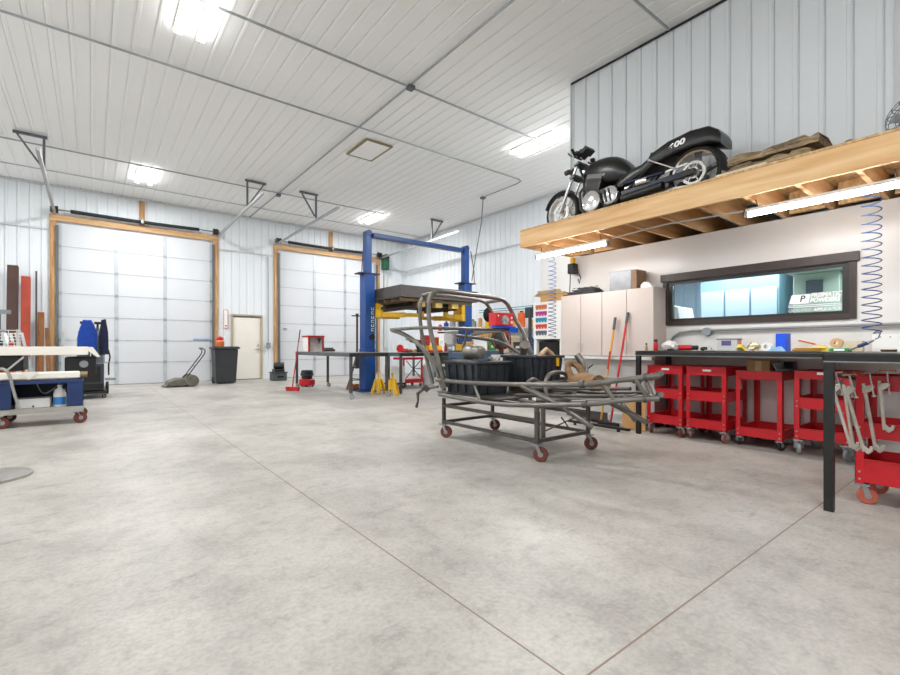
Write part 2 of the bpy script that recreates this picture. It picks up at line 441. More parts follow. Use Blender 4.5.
# sectional doors with stiles, lumber frames
def shop_door(n, d, knots):
    x0, x1, z = d
    m = MB(); hs = z/7
    for i in range(7):
        m.box(x0, x1, YB+.02, YB+.07, i*hs+.006, (i+1)*hs-.006)
    m.box(x0, x1, YB+.06, YB+.08, 0, z)
    o = struct(m, 'door_%d' % n, DOORW, bevel=.004)
    for i in range(1, 7):
        s = MB(); s.box(x0, x1, YB+.012, YB+.019, i*hs-.010, i*hs+.010); s.build('section_joint', SEAM, o)
    for xs in (x0+.05, x0+(x1-x0)*.341, x0+(x1-x0)*.655, x1-.05):
        s = MB(); s.box(xs-.045, xs+.045, YB+.002, YB+.011, .01, z-.01)
        st = s.build('stile', STILE, o)
        for i in range(1, 7):
            h = MB(); h.box(xs-.04, xs+.04, YB-.006, YB+.001, i*hs-.04, i*hs+.04); h.build('hinge', GALV, st)
    if n == 1:
        h = MB(); h.box(x1-.55, x1-.08, YB-.02, YB+.0, 2*hs+.04, 2*hs+.075); h.build('lock_bar', mat('pale blue bar', '#8fb4d8', .4), o)
    else:
        h = MB(); h.box(x0+.18, x0+.3, YB-.02, YB+.0, 3*hs-.2, 3*hs-.17); h.build('handle', GALVD, o)
    # frame
    for k, xx in enumerate((x0-.075, x1+.075)):
        q = MB(); q.box(xx-.07, xx+.07, YB-.06, YB-.001, 0, z+.02)
        struct(q, 'trim_%d' % (20+10*n+k), FRAMEW, bevel=.004)
        g = MB(); gx = x0-.005+.012 if k == 0 else x1-.007
        g.box(gx-.03, gx+.03, YB-.1, YB-.065, .1, z-.1)
        g.build('track', GALVD, o)
    q = MB(); q.box(x0-.15, x1+.15, YB-.06, YB-.001, z+.022, z+.19)
    struct(q, 'trim_%d' % (22+10*n), HEADW, bevel=.004)
    xm = (x0+x1)/2
    q = MB(); q.box(xm-.07, xm+.07, YB-.06, YB-.001, z+.192, ZC-.07)
    struct(q, 'trim_%d' % (23+10*n), FRAMEW)
    # torsion spring shaft
    zz = z+.28
    t = thing('torsion_spring_shaft', ['', 'long black torsion spring shaft above the wide door behind the trash can', 'black torsion spring shaft above the overhead door behind the blue lift'][n], 'door spring', (xm, YB-.2, zz), 'door spring shafts')
    q = MB(); q.cyl((x0-.08, YB-.2, zz), (x1+.08, YB-.2, zz), .016); q.build('shaft', GALVD, t)
    q = MB(); L0, L1 = x0+.28, x1-.42
    q.tube([(L0+(L1-L0)*i/14, YB-.2, zz-.02*math.sin(PI*i/14)) for i in range(15)], .05, 12); q.build('spring', BLACKR, t)
    for xx in (x0-.03, x1+.03):
        q = MB(); q.lathe([(.02, -.07), (.1, -.06), (.085, 0), (.1, .06), (.02, .07)], (xx, YB-.2, zz), 'x', 18); q.build('cable_drum', BLACKP, t)
    for xx in (x0-.1, xm, x1+.1):
        q = MB(); q.box(xx-.03, xx+.03, YB-.26, YB-.065, zz-.06, zz+.06); q.build('bearing_bracket', GALVD, t)
    return o
shop_door(1, D1, 0); shop_door(2, D2, 1)

# steel man door
m = MB(); m.box(MD[0]+.05, MD[1]-.05, YB+.0, YB+.045, .01, MD[2]-.045)
o = struct(m, 'door_3', CREAM, bevel=.003)
h = MB(); h.cyl((MD[1]-.13, YB-.06, .98), (MD[1]-.13, YB-.002, .98), .03); h.bar((MD[1]-.13, YB-.055, .98), (MD[1]-.24, YB-.055, .98), .018); h.build('handle', STEELG, o)
h = MB(); h.cyl((MD[1]-.13, YB-.03, 1.12), (MD[1]-.13, YB-.002, 1.12), .03); h.build('deadbolt', STEELG, o)
for xx in (MD[0]+.02, MD[1]-.02):
    h = MB(); h.box(xx-.03, xx+.03, YB-.05, YB+.03, 0, MD[2]); h.build('jamb', JAMB, o)
h = MB(); h.box(MD[0]-.01, MD[1]+.01, YB-.05, YB+.03, MD[2]+.001, MD[2]+.05); h.build('head_jamb', JAMB, o)
h = MB(); h.box(MD[0]+.06, MD[1]-.06, YB-.08, YB-.001, 0.001, .02); h.build('threshold', GALVD, o)

# window: dark trim, sash, pane, the shop's sticker
o = MB(); o.box(XW-.025, XW-.001, WY0-.06, WY0, WZ0-.05, WZ1); o.box(XW-.025, XW-.001, WY1, WY1+.06, WZ0-.05, WZ1)
o.box(XW-.025, XW-.001, WY0, WY1, WZ0-.055, WZ0)
wn = struct(o, 'window_1', BRONZE, bevel=.003)
h = MB(); h.box(XW-.04, XW-.001, WY0-.085, WY1+.085, WZ1+.002, WZ1+.1); h.build('head_casing', BRONZE, wn, bevel=.003)
h = MB()
for y0, y1, z0, z1 in ((WY0, WY0+.055, WZ0, WZ1), (WY1-.055, WY1, WZ0, WZ1), (WY0+.055, WY1-.055, WZ0, WZ0+.035), (WY0+.055, WY1-.055, WZ1-.04, WZ1)):
    h.box(XW+.0, XW+.07, y0, y1, z0, z1)
h.build('sash', mat('near black sash', '#26211f', .4, 0, .05), wn)
h = MB(); h.box(XW+.03, XW+.036, WY0+.056, WY1-.056, WZ0+.036, WZ1-.041); h.build('pane', GLASS, wn)
# white vinyl lettering on the pane
DX = XW+.026
st = thing('window_decal', 'white powder coating vinyl decal on the lower corner of the dark framed window', 'decal', (DX, 1.45, 1.45))
def slant(y, z): return y+ (z-1.452)*-.22    # letters lean
q = MB(); zz0, zz1 = 1.535, 1.635
q.add([(DX, 1.69, zz0), (DX, 1.515, zz0), (DX, 1.495, zz1), (DX, 1.665, zz1), (DX+.002, 1.69, zz0), (DX+.002, 1.515, zz0), (DX+.002, 1.495, zz1), (DX+.002, 1.665, zz1)],
      [(0, 1, 2, 3), (4, 5, 6, 7), (0, 1, 5, 4), (1, 2, 6, 5), (2, 3, 7, 6), (3, 0, 4, 7)])
q.build('logo_block', STICK, st)
text('logo_letter', 'P', mat('decal grey', '#4a4f55', .5), st, (DX-.002, 1.572, 1.585), (PI/2, 0, -PI/2), .095, .0005, .2, sx=.9, bold=.002)
text('decal_line', 'PRISMATIC', STICK, st, (DX, 1.366, 1.617), (PI/2, 0, -PI/2), .064, .0005, .25, sx=.84, bold=.0032)
text('decal_line', 'POWDERS', STICK, st, (DX, 1.377, 1.562), (PI/2, 0, -PI/2), .064, .0005, .25, sx=.84, bold=.0032)
for za, zb in ((1.513, 1.521), (1.494, 1.502)):
    q = MB(); q.box(DX, DX+.002, 1.235, 1.70, za, zb); q.build('decal_bar', STICK, st)
text('decal_line', 'QUALIFIED', STICK, st, (DX, 1.595, 1.462), (PI/2, 0, -PI/2), .044, .0005, .25, sx=.96, bold=.0018)
text('decal_line', 'APPLICATOR', STICK, st, (DX, 1.355, 1.462), (PI/2, 0, -PI/2), .044, .0005, .25, sx=.92, bold=.0018)

# what is seen through the window: the coating room
q = MB(); q.box(9.0, 9.06, .2, YE-.12, .02, 2.39); struct(q, 'wall_coating_room', INTB, smooth=False)
q = MB(); ribbed(q, .2, YE-.1, .02, 2.39, lambda a, g, b: (8.99-g, a, b), .05); struct(q, 'wall_coating_room_panel', INTB, smooth=False)
bt = thing('spray_booth', 'pale blue panelled spray booth seen through the window', 'booth', (8.3, 3.4, 0))
q = MB(); q.box(7.9, 8.9, 2.3, 3.4, .02, 2.2); q.build('body', INTB2, bt, bevel=.01)
for k in range(3):
    q = MB(); q.box(7.87, 7.895, 2.32+k*.36, 2.65+k*.36, 1.1, 1.95); q.build('panel', INTB, bt, bevel=.005)
bt = thing('curing_oven', 'pale green curing oven behind the sticker of the window', 'oven', (7.9, 1.7, 0))
q = MB(); q.box(7.6, 8.6, 1.55, 2.05, .02, 2.05); q.build('body', INTG, bt, bevel=.01)
q = MB(); q.box(7.57, 7.595, 1.6, 2.0, .4, 1.75); q.build('door', INTG, bt, bevel=.005)
q = MB(); q.box(7.45, 8.65, 1.45, 2.1, 2.052, 2.15); q.build('hood', INTG, bt, bevel=.01)
q = MB(); q.box(7.57, 7.598, 1.72, 1.9, 1.78, 1.95); q.build('screen', mat('dark control screen', '#56646e', .3), bt)
bt = thing('white_hopper', 'white angled hopper low behind the window glass', 'hopper', (6.9, 3.25, 0))
q = MB(); q.prism([(3.15, .9), (3.9, .9), (3.9, 1.5), (3.55, 1.72), (3.3, 1.66)], 'x', 6.9, 7.4); q.build('body', WHITE, bt, bevel=.01)
for yy in (3.2, 3.8):
    for xx in (6.95, 7.3):
        q = MB(); q.box(xx, xx+.05, yy, yy+.05, .001, .899); q.build('leg', GALV, bt)

# loft: two-ply fascia, joists, deck
lf = thing('storage_loft', 'unpainted lumber storage loft carrying the black motorcycle', 'loft', (5.4, 1.5, 2.497))
q = MB(); q.box(4.89, 4.93, -2.5, YE, 2.497, 2.728); q.build('fascia_board', LOFTW, lf, bevel=.004)
q = MB(); q.box(4.932, 6.098, YE-.04, YE, 2.502, 2.728); q.build('rim_board', LOFTW, lf)
y = 4.21
while y > -2.4:
    q = MB(); q.box(4.932, 7.5 if y < YE-.2 else 6.09, y-.019, y+.019, 2.502, 2.728); q.build('joist', JOISTW, lf)
    y -= .415
for y0 in (4.0-.19, 3.58-.19):
    pass
q = MB(); q.box(4.89, 6.095, -2.5, YE, 2.73, 2.75); q.build('deck', OSB, lf)
for i in range(3):                 # solid blocking closing the far bays
    yy = 4.56-.415*i
    q = MB(); q.box(6.02, 6.06, yy-.36 if i else 4.235, yy-.01 if i else 4.555, 2.502, 2.727)
    if i < 2: q.build('blocking', JOISTW, lf)
for i in range(5):
    yy = 2.115-.415*i
    q = MB(); q.box(5.95, 5.99, yy-.37, yy-.06, 2.502, 2.727)
    if i >= 1: q.build('blocking', OSB, lf)

# ------------------------------------------------------------------ ceiling fittings
def ceiling_light(x, y, label):
    t = thing('ceiling_light', label, 'ceiling light', (x, y, ZC-.02), 'twin ceiling strip lights')
    for sx in (-.135, .135):
        q = MB(); q.box(x+sx-.055, x+sx+.055, y-.6, y+.6, ZC-.05, ZC-.022); q.build('housing', WHITE, t, bevel=.004)
        q = MB(); q.box(x+sx-.048, x+sx+.048, y-.6, y+.6, ZC-.085, ZC-.052); q.build('diffuser', TUBE2, t, bevel=.01)
lights = [(1.04, 6.45), (1.04, 13.5), (7.25, 13.4), (7.3, 6.4)]
ceiling_light(*lights[0], 'twin strip ceiling light cut by the top edge of the picture')
ceiling_light(*lights[1], 'twin strip ceiling light above the wide overhead door')
ceiling_light(*lights[2], 'strip ceiling light over the blue lift')
ceiling_light(*lights[3], 'strip ceiling light above the front wheel end of the loft')
ZK = ZC-.034
def conduit(pts, label, boxes=(), r=.017):
    p = pts[len(pts)//2]
    t = thing('conduit', label, 'conduit', p, 'grey ceiling conduits')
    q = MB(); q.tube(pts, r, 8); q.build('pipe', GALV, t)
    for b in boxes:
        q = MB(); q.box(b[0]-.06, b[0]+.06, b[1]-.06, b[1]+.06, b[2]-.06, b[2]+.0); q.build('junction_box', GALVD, t, bevel=.01)
conduit([(4.05, YF+.3, ZK), (4.05, 6, ZK), (4.05, YB-.1, ZK)], 'long straight conduit running the depth of the ceiling', ((4.05, 6.21, ZK-.02), (4.05, 12.86, ZK-.02)))
conduit([(XL+.2, 7.95, ZK-.04), (3, 7.95, ZK-.04), (8.4, 7.95, ZK-.04), (8.55, 8.02, ZK-.04), (8.6, 8.2, ZK-.04), (8.63, 9.5, ZK-.04)], 'conduit crossing the ceiling and bending towards the hanging cable', ((8.63, 9.53, ZK-.03),))
conduit([(XL+.2, 6.21, ZK-.045), (1.3, 6.21, ZK-.045), (3.97, 6.21, ZK-.045)], 'conduit crossing the ceiling through the nearest twin light')
conduit([(4.13, 6.21, ZK-.045), (6, 6.21, ZK-.045), (7.1, 6.21, ZK-.045)], 'short conduit from the round box to the loft end strip light')
conduit([(XL+.2, 12.75, ZK-.04), (3, 12.7, ZK-.045), (7.2, 12.6, ZK-.05)], 'conduit crossing the ceiling in front of the overhead doors')
conduit([(4.2, 2.98, ZK-.04), (5.4, 2.98, ZK-.04), (6.0, 2.98, ZK-.04)], 'short conduit meeting the top of the ribbed loft wall')
q = MB(); q.tube([(XL, 14.62, ZC-.022), (4, 14.62, ZC-.022), (10, 14.62, ZC-.022)], .012, 6)
solo(q, 'ceiling_seam_strip', SEAM, 'thin metal strip across the ceiling closest to the overhead doors', 'strip')
hx = thing('ceiling_hatch', 'square ceiling access panel with a tan edge', 'hatch', (4.7, 8.85, ZC-.02))
q = MB(); q.box(4.44, 4.98, 8.42, 9.28, ZC-.04, ZC-.02); q.build('panel', CEILM, hx)
q = MB()
for a in ((4.40, 4.44, 8.38, 9.32), (4.98, 5.02, 8.38, 9.32), (4.44, 4.98, 8.38, 8.42), (4.44, 4.98, 9.28, 9.32)): q.box(*a, ZC-.045, ZC-.02)
q.build('frame', mat('tan edge strip', '#8d8054', .6), hx)
# hanging supply cable of the lift
q = MB(); q.tube([(8.63, 9.53, ZK-.09), (8.6, 9.55, 4.6), (8.42, 9.6, 3.6), (8.33, 9.66, 2.9)], .014, 8)
solo(q, 'hanging_cable', GALVD, 'grey cable dropping from the ceiling to the lift', 'cable')
# door tracks and ceiling hangers
for x, y1, z1, where in ((-.76, 10.9, 4.55, 'above the leaning steel posts'), (3.1, 10.96, 4.58, 'between the two overhead doors, the one nearer the trash can'),
                         (4.9, 10.82, 4.56, 'between the two overhead doors, the one nearer the blue lift'), (8.86, 10.9, 4.58, 'passing behind the crossbeam of the blue lift')):
    t = thing('door_track', 'galvanised overhead door track '+where, 'door track', (x, 13, 4.5), 'overhead door tracks')
    q = MB(); y0 = YB-.3
    for (a0, a1, b0, b1) in ((-.028, .028, -.004, 0), (-.028, -.024, 0, .05), (.024, .028, 0, .05)):
        p0, p1 = Vector((x, y0, 4.5)), Vector((x, y1, z1))
        vs = [p+Vector((a, 0, b)) for p in (p0, p1) for a, b in ((a0, b0), (a1, b0), (a1, b1), (a0, b1))]
        q.add(vs, [(0, 3, 2, 1), (4, 5, 6, 7), (0, 1, 5, 4), (1, 2, 6, 5), (2, 3, 7, 6), (3, 0, 4, 7)])
    q.build('rail', GALV, t)
    hy = 12.3
    sg_ = -1 if x in (-.76, 4.9) else 1
    q = MB(); q.box(min(x-sg_*.05, x+sg_*.46), max(x-sg_*.05, x+sg_*.46), hy-.025, hy+.025, ZC-.075, ZC-.025); q.build('hanger_bar', GALVD, t)
    q = MB(); q.bar((x, hy, ZC-.078), (x, hy, 4.64), .055, .04); q.build('strut', GALVD, t)
    q = MB(); q.bar((x+sg_*.40, hy, ZC-.078), (x+sg_*.035, hy, 4.68), .045, .03); q.build('brace', GALVD, t)
# chain opener at the second door
op = thing('door_opener', 'green and black door opener hung beside the top of the overhead door', 'door opener', (9.02, YB-.3, 4.0))
q = MB(); q.box(8.93, 9.15, YB-.38, YB-.1, 4.08, 4.5); q.build('motor_box', mat('dark green motor box', '#1f5b41', .5), op, bevel=.02)
q = MB(); q.cyl((9.04, YB-.36, 4.56), (9.04, YB-.1, 4.56), .12); q.build('pulley', BLACKP, op)
q = MB(); q.tube([(8.99, YB-.2, 4.07), (8.985, YB-.2, 2.5), (9.0, YB-.2, 1.0)], .01, 6); q.build('chain', GALVD, op)
q = MB(); q.box(9.06, 9.17, YB-.16, YB-.02, 1.0, 3.9); q.build('mounting_post', TRIMW, op)
# vertical conduit with a switch box between the doors
vc = thing('wall_conduit', 'vertical conduit ending in a grey switch box beside the man door', 'conduit', (4.66, YB-.05, 1.1))
q = MB(); q.tube([(4.66, YB-.04, 4.1), (4.66, YB-.04, 1.2)], .016); q.build('pipe', GALV, vc)
q = MB(); q.box(4.6, 4.72, YB-.1, YB-.021, 1.03, 1.2); q.build('switch_box', GREYP, vc, bevel=.008)
sg = thing('wall_sign', 'tall narrow white and red sign beside the man door', 'sign', (3.35, YB-.03, 1.65))
q = MB(); q.box(3.29, 3.42, YB-.03, YB-.02, 1.65, 2.25); q.build('board', WHITE, sg)
q = MB()
for a in ((3.29, 3.42, 2.235, 2.25), (3.29, 3.42, 1.65, 1.665), (3.29, 3.303, 1.665, 2.235), (3.407, 3.42, 1.665, 2.235)): q.box(a[0], a[1], YB-.034, YB-.0305, a[2], a[3])
q.prism([(3.32, 1.76), (3.39, 1.76), (3.355, 1.69)], 'y', YB-.034, YB-.0305)
q.build('red_border', RED, sg)

# strip lights under the loft
for y0, y1, lab in ((3.30, 4.47, 'bare strip light under the far end of the loft'), (.58, 1.76, 'bare strip light under the loft above the window decal')):
    t = thing('under_loft_light', lab, 'strip light', (5.1, (y0+y1)/2, 2.4), 'strip lights under the loft')
    q = MB(); q.box(5.082, 5.118, y0, y1, 2.39, 2.42); q.build('housing', WHITE, t)
    q = MB(); q.cyl((5.1, y0+.02, 2.362), (5.1, y1-.02, 2.362), .022); q.build('tube', TUBE, t)
    for yy in (y0+.005, y1-.005):
        q = MB(); q.box(5.075, 5.125, yy-.014, yy+.014, 2.335, 2.389); q.build('end_cap', GREYP, t)
    for yy in (y0+.1, y1-.1):
        q = MB(); q.tube([(5.1, yy, 2.426), (5.1, yy+.02, 2.498)], .006, 6); q.build('hanger', GALVD, t)
q = MB(); q.tube([(5.12, 3.26, 2.42), (5.16, 2.6, 2.462), (5.14, 1.8, 2.42)], .009, 6)
solo(q, 'light_cord', GREYL, 'grey power cord strung under the joists between the two strip lights', 'cord')

# ------------------------------------------------------------------ drag motorcycle on the loft (faces +Y, seen from -X)
def sect(Y, zb, zt, hw, cx=5.6, n=16, p=2.6):
    out = []
    zc, hz = (zb+zt)/2, (zt-zb)/2
    for i in range(n):
        a = 2*PI*i/n; c, s_ = math.cos(a), math.sin(a)
        out.append((cx+hw*math.copysign(abs(c)**(2/p), c), Y, zc+hz*math.copysign(abs(s_)**(2/p), s_)))
    return out
mc = thing('motorcycle', 'black drag motorcycle with a long tail parked on the lumber loft', 'motorcycle', (5.6, 3.4, 2.752))
FWc, RWc = (5.6, 4.37, 3.063), (5.6, 2.43, 3.072)
def wheel(c, Rr, w, spokes):
    o = MB(); o.lathe([(Rr*.80, -w/2), (Rr*.9, -w*.56), (Rr*.975, -w*.42), (Rr, 0), (Rr*.975, w*.42), (Rr*.9, w*.56), (Rr*.80, w/2)], c, 'x', 36, False)
    # close inside as a ring
    o.v = []; o.f = []
    o.lathe([(Rr*.79, -w*.46), (Rr*.89, -w*.54), (Rr*.965, -w*.4), (Rr, -w*.12), (Rr, w*.12), (Rr*.965, w*.4), (Rr*.89, w*.54), (Rr*.79, w*.46)], c, 'x', 40, True)
    t = o.build('wheel', BLACKR, mc)
    q = MB(); q.lathe([(Rr*.76, -w*.44), (Rr*.81, -w*.50), (Rr*.81, w*.50), (Rr*.76, w*.44)], c, 'x', 40, True); q.build('rim', CHROME, t)
    q = MB()
    for i in range(spokes):
        a = 2*PI*i/spokes+.3; d = Vector((0, math.cos(a), math.sin(a)))
        q.bar(Vector(c)+d*Rr*.1, Vector(c)+d*Rr*.78, w*(.30 if spokes < 8 else .12), Rr*(.10 if spokes < 8 else .045))
    q.cyl((c[0]-w*.5, c[1], c[2]), (c[0]+w*.5, c[1], c[2]), Rr*.17, 18)
    q.build('spokes', CHROME if spokes > 5 else mat('dark alloy spokes', '#5a5b5d', .35, .7), t)
    return t
fwt = wheel(FWc, .31, .11, 10)
rwt = wheel(RWc, .322, .22, 5)
q = MB(); q.lathe([(.09, -.006), (.14, -.006), (.14, .006), (.09, .006)], (5.535, FWc[1], FWc[2]), 'x', 28, True); q.build('brake_disc', STEELG, fwt)
q = MB(); q.lathe([(.105, -.006), (.135, -.006), (.14, 0), (.135, .006), (.105, .006)], (5.47, RWc[1], RWc[2]), 'x', 36, True); q.lathe([(.03, -.008), (.065, -.008), (.065, .008), (.03, .008)], (5.47, RWc[1], RWc[2]), 'x', 28, True)
for i in range(6):
    a = 2*PI*i/6; q.bar((5.47, RWc[1]+.06*math.cos(a), RWc[2]+.06*math.sin(a)), (5.47, RWc[1]+.11*math.cos(a), RWc[2]+.11*math.sin(a)), .03, .01)
q.build('sprocket', STEELG, rwt)
# front fender, fork, bars
q = MB(); rings = []
for i in range(13):
    a = R(20+95*i/12); rr = .335
    rings.append([(5.6+dx, FWc[1]+(rr+dr)*math.cos(a)*1., FWc[2]+(rr+dr)*math.sin(a)) for dx, dr in ((-.068, -.03), (-.06, .0), (0, .012), (.06, 0), (.068, -.03), (.06, -.022), (0, -.002), (-.06, -.022))])
q.loft(rings); q.build('front_fender', BLACKG, mc)
fork_top = (4.04, 3.70)
for sx in (-.095, .095):
    a, b = Vector((5.6+sx, FWc[1], FWc[2])), Vector((5.6+sx, fork_top[0], fork_top[1]+.02))
    q = MB(); q.cyl(a, a.lerp(b, .48), .03, 12); q.cyl(a.lerp(b, .48), b, .021, 12); q.build('fork_tube', CHROME, mc)
q = MB(); q.cyl((5.48, FWc[1], FWc[2]), (5.72, FWc[1], FWc[2]), .016); q.build('axle', STEELG, mc)
for zz, yy in ((3.52, 4.125), (3.68, 4.045)):
    q = MB(); q.obox((5.6, yy, zz), (.27, .09, .035), (R(-25), 0, 0)); q.build('fork_clamp', BLACKG, mc)
hb = MB()
for sx in (-1, 1):
    hb.tube([(5.6+sx*.08, 4.0, 3.74), (5.6+sx*.2, 4.03, 3.76), (5.6+sx*.3, 3.97, 3.765)], .014, 8)
hb = hb.build('handlebar', BLACKP, mc)
for sx in (-1, 1):
    q = MB(); q.cyl((5.6+sx*.29, 3.972, 3.765), (5.6+sx*.4, 3.92, 3.768), .02); q.build('grip', BLACKR, hb)
    q = MB(); q.bar((5.6+sx*.22, 4.06, 3.765), (5.6+sx*.37, 4.02, 3.765), .012, .02); q.build('lever', CHROME, hb)
    q = MB(); q.obox((5.6+sx*.19, 4.0, 3.80), (.07, .06, .05), (0, 0, .2)); q.build('control_pod', BLACKP, hb, bevel=.01)
q = MB(); q.cyl((5.52, 4.06, 3.815), (5.52, 3.98, 3.855), .045, 16); q.cyl((5.63, 4.06, 3.815), (5.63, 3.98, 3.855), .045, 16); q.obox((5.57, 3.93, 3.85), (.2, .1, .05), (R(-30), 0, 0)); q.build('gauges', BLACKP, mc)
q = MB(); q.obox((5.53, 4.17, 3.62), (.08, .09, .07)); q.cyl((5.45, 4.16, 3.6), (5.45, 4.23, 3.59), .035); q.build('fork_bracket', DGREY, mc, bevel=.01)
# tank, seat and tail bodywork
q = MB(); q.loft([sect(*a) for a in ((4.0, 3.43, 3.53, .05), (3.96, 3.38, 3.60, .10), (3.88, 3.33, 3.645, .14), (3.72, 3.27, 3.675, .175), (3.52, 3.235, 3.655, .185), (3.38, 3.21, 3.59, .18), (3.28, 3.20, 3.49, .165), (3.21, 3.21, 3.38, .15), (3.16, 3.23, 3.32, .12))])
q.build('tank', BLACKG, mc, sub=1)
q = MB(); q.loft([sect(*a, n=24, p=6) for a in ((3.45, 3.15, 3.2, .14), (3.36, 3.14, 3.27, .16), (3.2, 3.17, 3.35, .165), (3.05, 3.23, 3.365, .165), (2.97, 3.27, 3.41, .165), (2.93, 3.29, 3.46, .165), (2.72, 3.34, 3.54, .165), (2.46, 3.365, 3.575, .165), (2.26, 3.35, 3.555, .165), (2.16, 3.31, 3.48, .16), (2.13, 3.30, 3.42, .155))])
tl = q.build('tail_fairing', BLACKG, mc)
q = MB(); q.loft([sect(*a, p=3) for a in ((3.02, 3.34, 3.395, .13), (2.98, 3.37, 3.44, .12), (2.95, 3.41, 3.50, .12))]); q.build('seat_pad', BLACKR, mc)
text('tail_number', '600', STICK, tl, (5.4335, 2.61, 3.452), (PI/2, R(-8), -PI/2), .085, .001, .2, sx=1.5, bold=.004)
# engine
q = MB(); q.obox((5.6, 3.63, 3.06), (.34, .46, .3)); q.cyl((5.38, 3.74, 3.04), (5.82, 3.74, 3.04), .15, 24); q.cyl((5.42, 3.52, 3.06), (5.78, 3.52, 3.06), .13, 24)
en = q.build('engine_block', BLACKP, mc, bevel=.015)
q = MB()
for i in range(9):
    z = 3.2+i*.02; q.obox((5.6, 3.79-.008*i, z), (.36, .26, .008), (R(12), 0, 0))
q.obox((5.6, 3.76, 3.28), (.3, .2, .2), (R(12), 0, 0)); q.obox((5.6, 3.72, 3.4), (.36, .24, .06), (R(12), 0, 0)); q.build('cylinder_fins', mat('dark alloy', '#4a4846', .4, .6), en)
q = MB(); q.lathe([(.001, -.03), (.11, -.03), (.14, -.015), (.145, .03)], (5.38, 3.74, 3.05), 'x', 28); q.build('clutch_cover', CHROME, en)
q = MB(); q.lathe([(.001, -.03), (.09, -.03), (.12, -.015), (.125, .03)], (5.40, 3.47, 3.07), 'x', 28); q.build('sprocket_cover', CHROME, en)
q = MB()
for i in range(3): q.bar((5.365, 3.43+i*.07, 2.98), (5.365, 3.47+i*.07, 3.16), .012, .03)
q.build('cover_ribs', BLACKP, en)
q = MB(); q.obox((5.36, 3.75, 3.05), (.012, .09, .03), (R(30), 0, 0)); q.build('cover_badge', BLACKP, en)
for sx in (-.12, -.04, .04, .12):
    q = MB(); q.tube([(5.6+sx, 3.9, 3.33), (5.6+sx*1.1, 3.99, 3.25), (5.6+sx, 3.98, 3.02), (5.6+sx*.8, 3.85, 2.87), (5.6+sx*.6, 3.5, 2.83)], .021, 8); q.build('exhaust_header', DGREY, mc)
q = MB()
for sx in (-.14, -.045, .05, .145):
    q.cyl((5.6+sx, 3.62, 3.38), (5.6+sx, 3.48, 3.42), .035, 12)
q.build('carburettors', ALLOY, mc)
# frame and swingarm
q = MB()
for sx in (-.16, .16):
    q.tube([(5.6+sx*.5, 4.02, 3.6), (5.6+sx, 3.9, 3.42), (5.6+sx*1.1, 3.88, 3.0), (5.6+sx*1.1, 3.75, 2.86), (5.6+sx*1.1, 3.3, 2.86), (5.6+sx, 3.22, 3.1)], .018, 8)
    q.tube([(5.6+sx, 3.22, 3.1), (5.6+sx, 2.9, 3.32), (5.6+sx, 2.6, 3.38)], .014, 8)
q.build('frame', BLACKP, mc)
for sx in (-.165, .165):
    q = MB(); q.bar((5.6+sx, 3.32, 3.05), (5.6+sx, 2.44, 3.075), .035, .075); sw = q.build('swingarm', mat('blue black steel', '#20242e', .35, .4), mc, bevel=.008)
    q = MB(); q.obox((5.6+sx*1.05, 2.46, 3.075), (.05, .14, .06)); q.build('axle_block', BLACKP, sw)
q = MB(); q.bar((5.48, 3.3, 3.13), (5.48, 2.5, 3.205), .012, .02); q.bar((5.48, 3.3, 3.0), (5.48, 2.5, 2.945), .012, .02); q.build('chain', STEELG, mc)
q = MB(); q.cyl((5.41, 2.93, 3.36), (5.43, 2.62, 3.17), .011); q.ball((5.41, 2.93, 3.36), .022); q.build('tail_strut', CHROME, mc)
q = MB(); q.cyl((5.42, 3.3, 2.98), (5.40, 2.75, 3.0), .05, 16); q.build('muffler', BLACKP, mc)
q = MB(); q.cyl((5.44, 3.28, 3.18), (5.42, 2.75, 3.16), .022, 12); q.build('air_tank', mat('dark blue steel', '#232d44', .3, .6), mc)
q = MB(); q.cyl((5.43, 3.1, 3.13), (5.425, 2.95, 3.128), .05, 12); q.build('air_shifter', CHROME, mc)
for yy in (3.15,):
    q = MB(); q.cyl((5.44, yy, 3.03), (5.44, yy, 2.765), .012); q.box(5.4, 5.48, yy-.04, yy+.04, 2.752, 2.765); q.build('kickstand', BLACKP, mc)

# ------------------------------------------------------------------ other things on the loft
def slab(name, x0, x1, y0, y1, z0, h, label, seed, grp=None, m=DRIFT):
    rnd = random.Random(seed); n = 12; q = MB(); rings = []
    for i in range(n+1):
        y = y0+(y1-y0)*i/n; j = lambda s=.02: rnd.uniform(-s, s)
        rings.append([(x0+j(), y, z0), (x0+.02+j(), y, z0+h*.5+j(.012)), (x0+.01+j(), y+j(), z0+h+j(.016)-.02), ((x0+x1)/2, y+j(), z0+h+j(.01)-.012), (x1+j(), y, z0+h-.02+j(.01)), (x1+j(), y, z0)])
    q.loft(rings)
    return solo(q, name, m, label, 'wood slab', grp)
slab('driftwood_slab', 5.12, 5.6, 1.25, 2.0, 2.753, .15, 'rough weathered wood slab lying lowest in the pile on the loft', 3, 'weathered slabs on the loft')
slab('driftwood_slab', 5.15, 5.62, 1.2, 1.95, 2.916, .10, 'rough weathered wood slab on top of the pile on the loft', 5, 'weathered slabs on the loft')
q = MB(); q.box(4.98, 5.06, 1.55, 2.0, 2.753, 2.80); solo(q, 'pale_plank', mat('pale plank', '#d9cbb4', .7), 'pale plank on edge in front of the weathered slabs', 'plank', bevel=.004)
q = MB(); q.tube(arc((5.2, 1.0, 2.82), .03, 0, 180, 8, 'yz'), .02, 8); q.box(5.16, 5.24, .95, 1.05, 2.753, 2.80)
solo(q, 'tie_down_ring', DGREY, 'small dark tie-down ring on the loft edge between slabs and fan', 'ring')
fn = thing('shop_fan', 'round wire cage fan standing at the end of the loft', 'fan', (5.5, .57, 2.752))
q = MB()
